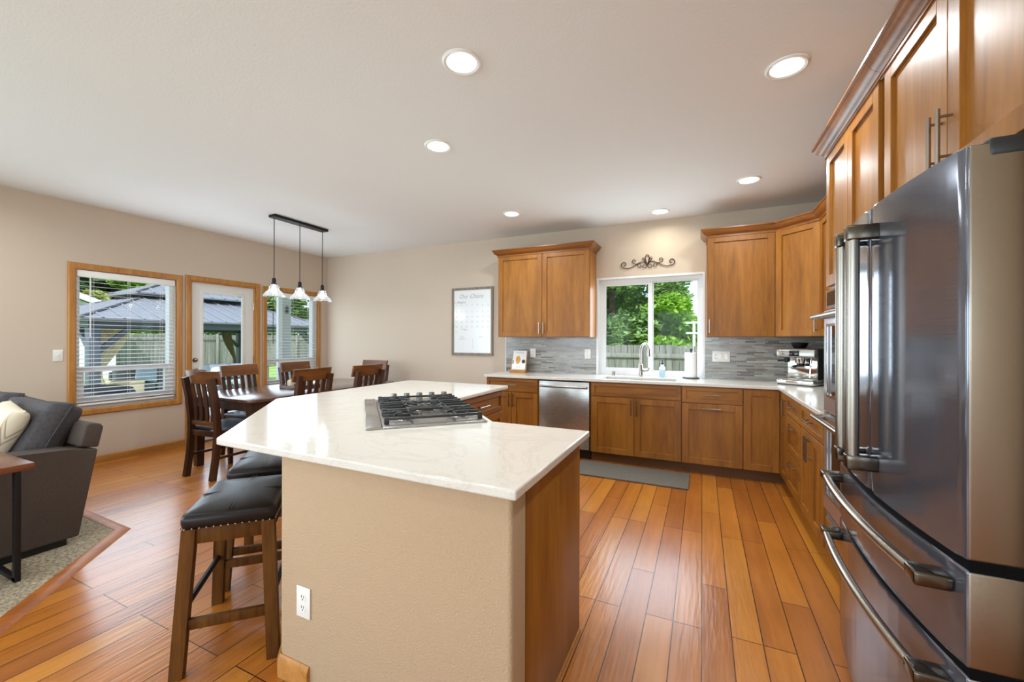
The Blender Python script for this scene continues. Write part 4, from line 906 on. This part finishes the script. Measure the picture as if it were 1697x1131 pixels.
# siding clad porch column outside the right dining window
t = structure('porch_column', (-6.75, 4.83, GZ))
MB().box(-6.68, -6.60, 4.765, 4.935, GZ+.03, ZC-.001).build('siding', M['siding'], t)
MB().box(-6.64, -6.585, 4.690, 4.764, GZ+.03, ZC-.001).build('corner_board', M['extwhite'], t)
MB().box(-6.599, -6.575, 4.83, 4.875, 1.80, 1.93, .006).build('wall_box', M['postgrey'], t)
# gazebo
gx0, gx1, gy0, gy1 = -16.2, -12.0, 4.25, 9.95
t = thing('gazebo', 'large grey timber gazebo with two-tier metal roof behind the patio door', 'gazebo', ((gx0+gx1)/2, (gy0+gy1)/2, GZ))
for x in (gx0, gx1):
    for y in (gy0, gy1):
        MB().box(x-.1, x+.1, y-.1, y+.1, GZ+.001, 1.60, .008).build('post', M['postgrey'], t)
        sx = 1 if x == gx0 else -1; sy = 1 if y == gy0 else -1
        b = MB(); b.prism([(y+sy*.08,1.0),(y+sy*.08,1.14),(y+sy*.56,1.60),(y+sy*.70,1.60)], x-.05, x+.05, 'x'); b.prism([(x+sx*.08,1.0),(x+sx*.08,1.14),(x+sx*.56,1.60),(x+sx*.70,1.60)], y-.05, y+.05, 'y'); b.build('corner_brace', M['postgrey'], t)
b = MB().grid(sorted([gx0-.12, gx0+.06, gx1-.06, gx1+.12]), sorted([gy0-.12, gy0+.06, gy1-.06, gy1+.12]), rects((gx0+.06, gx1-.06, gy0+.06, gy1-.06)), 1.60, 1.78)
b.build('ring_beam', M['postgrey'], t)
def hip(a, za, c, zc, th=.04):
    b = MB(); ra = [(a[0],a[2]),(a[1],a[2]),(a[1],a[3]),(a[0],a[3])]; rc = [(c[0],c[2]),(c[1],c[2]),(c[1],c[3]),(c[0],c[3])]
    b.loft([[(x,y,za-th) for x,y in rc] if False else [(x,y,za-th) for x,y in ra], [(x,y,za) for x,y in ra], [(x,y,zc) for x,y in rc]], caps=True); return b
ea = (gx0-.3, gx1+.3, gy0-.3, gy1+.3); ei = (gx0+1.65, gx1-1.65, gy0+1.65, gy1-1.65)
hip(ea, 1.80, ei, 2.50).build('lower_roof', M['roofmetal'], t)
ua = (ei[0]-.32, ei[1]+.32, ei[2]-.32, ei[3]+.32); ui = ((gx0+gx1)/2-.02, (gx0+gx1)/2+.02, ei[2]+.75, ei[3]-.75)
hip(ua, 2.58, ui, 3.02).build('upper_roof', M['roofmetal'], t)
MB().box(ei[0], ei[1], ei[2], ei[3], 2.44, 2.545).build('vent_collar', M['roofdark'], t)
def ribs(ea, za, ei, zi, step):
    b = MB(); r = .026
    def rib(p, q): b.tube([p, q], r, 5)
    for xa, xi in ((ea[1], ei[1]), (ea[0], ei[0])):
        y = ea[2]+step
        while y < ea[3]-.05:
            f = 1 if ei[2] <= y <= ei[3] else ((y-ea[2])/(ei[2]-ea[2]) if y < ei[2] else (ea[3]-y)/(ea[3]-ei[3]))
            rib((xa,y,za+.005), (xa+(xi-xa)*f, y, za+(zi-za)*f+.005)); y += step
    for ya, yi in ((ea[2], ei[2]), (ea[3], ei[3])):
        x = ea[0]+step
        while x < ea[1]-.05:
            f = 1 if ei[0] <= x <= ei[1] else ((x-ea[0])/(ei[0]-ea[0]) if x < ei[0] else (ea[1]-x)/(ea[1]-ei[1]))
            rib((x,ya,za+.005), (x, ya+(yi-ya)*f, za+(zi-za)*f+.005)); x += step
    return b
ribs(ea, 1.80, ei, 2.50, .36).build('lower_ribs', M['roofmetal'], t); ribs(ua, 2.58, ui, 3.02, .36).build('upper_ribs', M['roofmetal'], t)
b = MB()
for xa, xi in ((ea[1],ei[1]),(ea[0],ei[0])):
    for ya, yi in ((ea[2],ei[2]),(ea[3],ei[3])): b.tube([(xa,ya,1.815),(xi,yi,2.515)], .03, 6)
for xa, xi in ((ua[1],ui[1]),(ua[0],ui[0])):
    for ya, yi in ((ua[2],ui[2]),(ua[3],ui[3])): b.tube([(xa,ya,2.59),(xi,yi,3.03)], .028, 6)
b.build('hip_caps', M['roofdark'], t)
def drape(x, y, dx, dy, m, label, q=1):
    rings = []; zs = [1.58, 1.4, 1.15, .9, .62, .5, .3, .0, GZ+.02]
    for i, z in enumerate(zs):
        k = i/(len(zs)-1); w = q*(.24, .235, .20, .14, .07, .075, .11, .14, .15)[i]; sh = (.30, .27, .2, .1, 0, 0, .02, .03, .03)[i]
        rings.append([(x+dx*sh+math.cos(2*PI*a/28)*w*(1+.12*math.sin(a*PI)*1)*(1 if dx else .45)*(1+.16*(a%2)), y+dy*sh+math.sin(2*PI*a/28)*w*(1 if dy else .45)*(1+.16*(a%2)), z) for a in range(28)])
    o = MB().loft(rings).build('curtain', m, smooth=20); return tag(o, label, 'curtain')
drape(gx1-.34, gy0+.20, 0, 1, M['drape'], 'tan curtain tied back to the near left gazebo post')
drape(gx0+.25, gy1-.34, 0, -1, M['drape_dark'], 'brown curtain tied back to the far right gazebo post', .6)
# garden seats
def outdoor_sofa(x, y0, y1, m, label, ncush):
    t = thing('outdoor_sofa', label, 'outdoor sofa', (x, (y0+y1)/2, GZ))
    MB().box(x-.42, x+.42, y0, y1, GZ+.06, GZ+.34, .01).build('frame', M['postgrey'], t)
    MB().box(x-.42, x-.30, y0, y1, GZ+.341, GZ+.80, .02).build('backrest', M['postgrey'], t)
    w = (y1-y0)/ncush
    for k in range(ncush):
        MB().box(x-.28, x+.42, y0+w*k+.01, y0+w*(k+1)-.01, GZ+.345, GZ+.50, .04, 3).build('seat_pad', m, t)
        MB().box(x-.29, x-.10, y0+w*k+.01, y0+w*(k+1)-.01, GZ+.51, GZ+.93, .05, 3, T=Matrix.Translation((0,0,0))).build('back_pad', m, t)
outdoor_sofa(-13.3, 5.15, 6.45, M['patiogrey'], 'dark grey outdoor sofa with two back pads seen through the blind', 2)
outdoor_sofa(-12.5, 6.62, 7.85, M['patiolight'], 'light grey outdoor sofa behind the patio door glass', 2)
pillow('outdoor_pillow', 'pale blue outdoor pillow leaning on the dark grey garden sofa', .46, .46, .15, (-12.98, 5.62, .47), RZ_(90) @ RX_(-20) @ RY_(10), M['patioblue'], 'pillow')
for y, lab in ((6.95, 'light grey patterned pillow at the left end of the light garden sofa'), (7.5, 'light grey patterned pillow at the right end of the light garden sofa')):
    pillow('outdoor_pillow', lab, .5, .42, .16, (-12.2, y, .46), RZ_(90) @ RX_(-18), M['patiolight'], 'pillow')
t = thing('outdoor_ottoman', 'tan outdoor ottoman beside the gazebo curtain', 'ottoman', (-12.5, 5.0, GZ))
MB().box(-12.78, -12.25, 4.74, 5.28, GZ+.05, GZ+.55, .03, 3).build('body', M['tanfabric'], t); MB().box(-12.79, -12.24, 4.73, 5.29, GZ+.555, GZ+.66, .04, 3).build('seat_pad', M['tanfabric'], t)
t = thing('fire_table', 'round black covered garden table left of the gazebo post', 'garden table', (-10.4, 3.75, GZ))
MB().lathe([(.001,0),(.52,0),(.56,.3),(.55,.55),(.50,.66),(.3,.72),(.001,.74)], (-10.4,3.75,GZ+.031), 32).build('cover', M['blackmetal'], t)
MB().lathe([(.562,.28),(.572,.3),(.562,.32)], (-10.4,3.75,GZ+.031), 32, caps=False).build('drawstring_hem', M['black'], t)
# fences: one thing per panel between posts
def fence_panel(p, q, top, n, label, group, rnd):
    p, q = Vector((*p, 0)), Vector((*q, 0)); ln = (q-p).length; fr = frame((p.x, p.y), (q-p)); t = thing('fence_panel', label, 'fence', ((p.x+q.x)/2, (p.y+q.y)/2, GZ), group)
    b = MB(fr); w = ln/n
    for k in range(n): b.box(w*k+.005, w*(k+1)-.005, rnd.uniform(0,.004), .02, GZ+.04, top-rnd.uniform(0, .03), .002, 1)
    b.build('boards', M['fence'], t)
    MB(fr).box(0, ln, -.04, -.001, top-.30, top-.20, .003).box(0, ln, -.04, -.001, GZ+.25, GZ+.34, .003).build('rails', M['fence'], t)
    MB(fr).box(-.055, .055, -.10, -.041, GZ+.001, top+.05, .004).build('post', M['fence'], t)
k = 0
names = ['leftmost of the seen fence panels, behind the gazebo', 'second from the left, behind the gazebo', 'third from the left, behind the gazebo', 'behind the left part of the patio door glass', 'behind the right part of the patio door glass', 'sixth from the left beyond the gazebo', 'behind the porch column in the right dining window', 'at the right edge of the right dining window', 'farthest to the right beyond the dining window']
for k in range(9):
    y = 8.7+2.4*k
    fence_panel((-24, y), (-24, y+2.4), 1.60, 17, 'weathered plank fence panel ' + names[k], 'fence panels behind the gazebo', R)
names = ['well left of the sink window glass', 'behind the left glass of the sink window', 'behind the right glass of the sink window', 'hidden at the right of the sink window']
for k, nm in enumerate(names):
    x = -5.86+2.33*k
    fence_panel((x, 10.1), (x+2.33, 10.1), 1.235, 16, 'weathered plank fence panel ' + nm, 'fence panels behind the sink window', R)
# neighbour's building
t = thing('neighbour_shed', 'white sided neighbouring building with grey gable left of the gazebo', 'building', (-24, 5.5, GZ))
MB().box(-28, -22.2, .2, 8.55, GZ+.001, 2.45).build('siding_walls', M['whitesiding'], t)
MB().prism([(.2,2.451),(8.55,2.451),(4.4,4.15)], -28, -22.25, 'x').build('gable', M['siding'], t)
b = MB()
for s in (-1, 1): b.prism([(4.4,4.16),(4.4,4.34),(4.4+s*4.6,2.46),(4.4+s*4.6,2.28)][::s], -28.3, -21.9, 'x')
b.build('roof', M['roofmetal'], t)
b = MB().box(-22.2, -22.16, 8.40, 8.56, GZ+.01, 2.44)
for s in (-1, 1): b.prism([(4.4,4.13),(4.4,4.36),(4.4+s*4.65,2.46),(4.4+s*4.65,2.24)][::s], -21.899, -21.86, 'x')
b.build('white_trim', M['extwhite'], t)
t = thing('garden_arbor', 'white painted timber garden arbor at the right edge of the sink window', 'arbor', (-.05, 12, GZ))
b = MB()
for x in (-.20, .62):
    b.box(x-.03, x+.03, 11.9, 11.96, GZ+.001, 1.85)
b.box(-.4, .82, 11.875, 11.898, 1.52, 1.56).box(-.4, .82, 11.875, 11.898, 1.14, 1.18).box(-.4, .82, 11.875, 11.898, 1.80, 1.84); b.build('timber', M['extwhite'], t)
# trees
def leaf_mesh(name, crown, n, size, m, rnd, flat=.5):
    """crown: list of (centre, radius xyz)"""
    vs, fs = [], []
    wts = [r[0]*r[1]*r[2] for _, r in crown]
    for i in range(n):
        (c, r), = rnd.choices(crown, wts); d = Vector((rnd.gauss(0,1), rnd.gauss(0,1), rnd.gauss(0,1))).normalized(); q = rnd.random()**.28
        p = Vector((c[0]+d.x*r[0]*q, c[1]+d.y*r[1]*q, c[2]+d.z*r[2]*q)); s = size*rnd.uniform(.6, 1.35)
        u = Vector((rnd.gauss(0,1), rnd.gauss(0,1), rnd.gauss(0,flat))).normalized(); v = u.cross(Vector((rnd.gauss(0,.5), rnd.gauss(0,.5), 1))).normalized(); w = u.cross(v)*s*.15
        k = len(vs); vs += [p-u*s, p-v*s*.55+w, p+u*s, p+v*s*.55+w]; fs.append((k,k+1,k+2,k+3))
    me = bpy.data.meshes.new(name); me.from_pydata(vs, [], fs); me.materials.append(m); me.update(); return me
def tree(name, label, x, y, h, rad, m, n, size, base=.25, rnd=R, cone=False, group='trees beyond the fences'):
    t = thing(name, label, 'tree', (x, y, GZ), group)
    MB().tube([(x,y,GZ),(x+.1,y,GZ+h*.3),(x-.05,y+.05,GZ+h*.75)], lambda s: rad*.07*(1-.7*s)+.03, 9).build('trunk', M['bark'], t)
    if cone: cr = [((rnd.uniform(-.05,.05), rnd.uniform(-.05,.05), h*(.08+.86*k/9)), (rad*(1-k/10.5), rad*(1-k/10.5), h*.09)) for k in range(10)]
    else:
        cr = []
        for k in range(26):
            a = rnd.uniform(0, 2*PI); q = rnd.random()**.5*.72; zz = rnd.uniform(0, 1); f = math.sin(PI*(.12+.8*zz))**.6; s = rnd.uniform(.26,.42)*rad
            cr.append(((rad*q*f*math.cos(a), rad*q*f*math.sin(a), h*(base+(1-base)*zz*.92)), (s*1.1, s*1.1, s*.8)))
    me = leaf_mesh('foliage', cr, n, size, m, rnd); o = bpy.data.objects.new('foliage', me); COL.objects.link(o); o.parent = t; return t
T1 = [('maple_tree','broad mid green tree behind the left glass of the sink window',-2.95,14.6,6.6,2.3,'leaf1',9000,.13,.12),
      ('maple_tree','tall dark green tree behind the meeting stile of the sink window',-1.7,16.6,7.6,1.9,'leaf1',9000,.14,.12),
      ('maple_tree','bright green tree low behind the right glass of the sink window',-.75,14.2,3.1,1.3,'leaf3',7000,.11,.1),
      ('maple_tree','green tree left of the sink window view beyond the back fence',-6.2,15.2,6.8,2.3,'leaf1',6000,.15,.12),
      ('maple_tree','dark green tree right of the sink window view beyond the back fence',2.0,16.5,4.0,1.8,'leaf2',5000,.15,.12),
      ('oak_tree','dark green background tree far behind the sink window',-5.2,21.5,9.0,3.6,'leaf2',7000,.22,.1)]
for nm, lab, x, y, h, r_, mm, n, s, bs in T1: tree(nm, lab, x, y, h, r_, M[mm], n, s, bs)
T2 = [('conifer','grey green conifer at the left of the left dining window',-31,9.2,13,3.4,'leaf2',8000,.26,0,True),
      ('conifer','grey green conifer behind the gazebo ridge in the left dining window',-31.5,12.6,13,3.4,'leaf5',8000,.26,0,True),
      ('garden_tree','yellow green tree over the neighbouring roof',-26.6,9.6,3.9,1.3,'leaf4',3500,.16,.3,False),
      ('garden_tree','bright green tree above the gazebo in the left dining window',-28,12.8,8.0,2.2,'leaf3',6000,.2,.15,False),
      ('garden_tree','dark green tree behind the patio door glass',-29,16.4,7.5,2.6,'leaf2',6000,.22,.1,False),
      ('garden_tree','mid green tree left of the porch column',-28,19.6,9.5,2.8,'leaf1',7000,.22,.1,False),
      ('garden_tree','bright green tree right of the porch column',-27.5,23.4,9.5,3.0,'leaf3',8000,.2,.08,False),
      ('garden_tree','mid green tree far right of the porch column',-27,27.5,9.5,3.0,'leaf1',6000,.22,.08,False)]
for nm, lab, x, y, h, r_, mm, n, s, bs, cn in T2: tree(nm, lab, x, y, h, r_, M[mm], n, s, bs, cone=cn)
tree('arborvitae', 'clipped green cone arborvitae behind the left glass of the sink window', -2.35, 12.6, 2.35, .52, M['leaf1'], 6000, .05, 0, cone=True)
def shrub(label, x, y, rx, ry, h, m, n, s):
    t = thing('hedge_shrub', label, 'shrub', (x, y, GZ), 'shrubs along the fences')
    me = leaf_mesh('foliage', [((rx*R.uniform(-.6,.6), ry*R.uniform(-.5,.5), h*R.uniform(.3,.7)), (rx*.5, ry*.6, h*.34)) for _ in range(9)], n, s, m, R); o = bpy.data.objects.new('foliage', me); COL.objects.link(o); o.parent = t
    MB().tube([(x,y,GZ),(x,y,GZ+h*.5)], .03, 6).build('stem', M['bark'], t)
shrub('dark green hedge shrub behind the fence right of the meeting stile', -1.05, 11.6, .7, .4, 1.75, M['leaf2'], 4000, .05)
for k, (y, mm, lab) in enumerate(((10.2,'leaf3','bright green shrub over the fence left of the patio door'),(13.0,'leaf1','green shrub over the fence right of the left dining window'),(15.4,'leaf2','dark green shrub over the fence behind the patio door'),(18.6,'leaf1','green shrub over the fence left of the porch column'),(21.6,'leaf3','bright green shrub over the fence right of the porch column'))):
    shrub(lab, -26.3, y, 1.5, 1.3, 2.75, M[mm], 3500, .1)
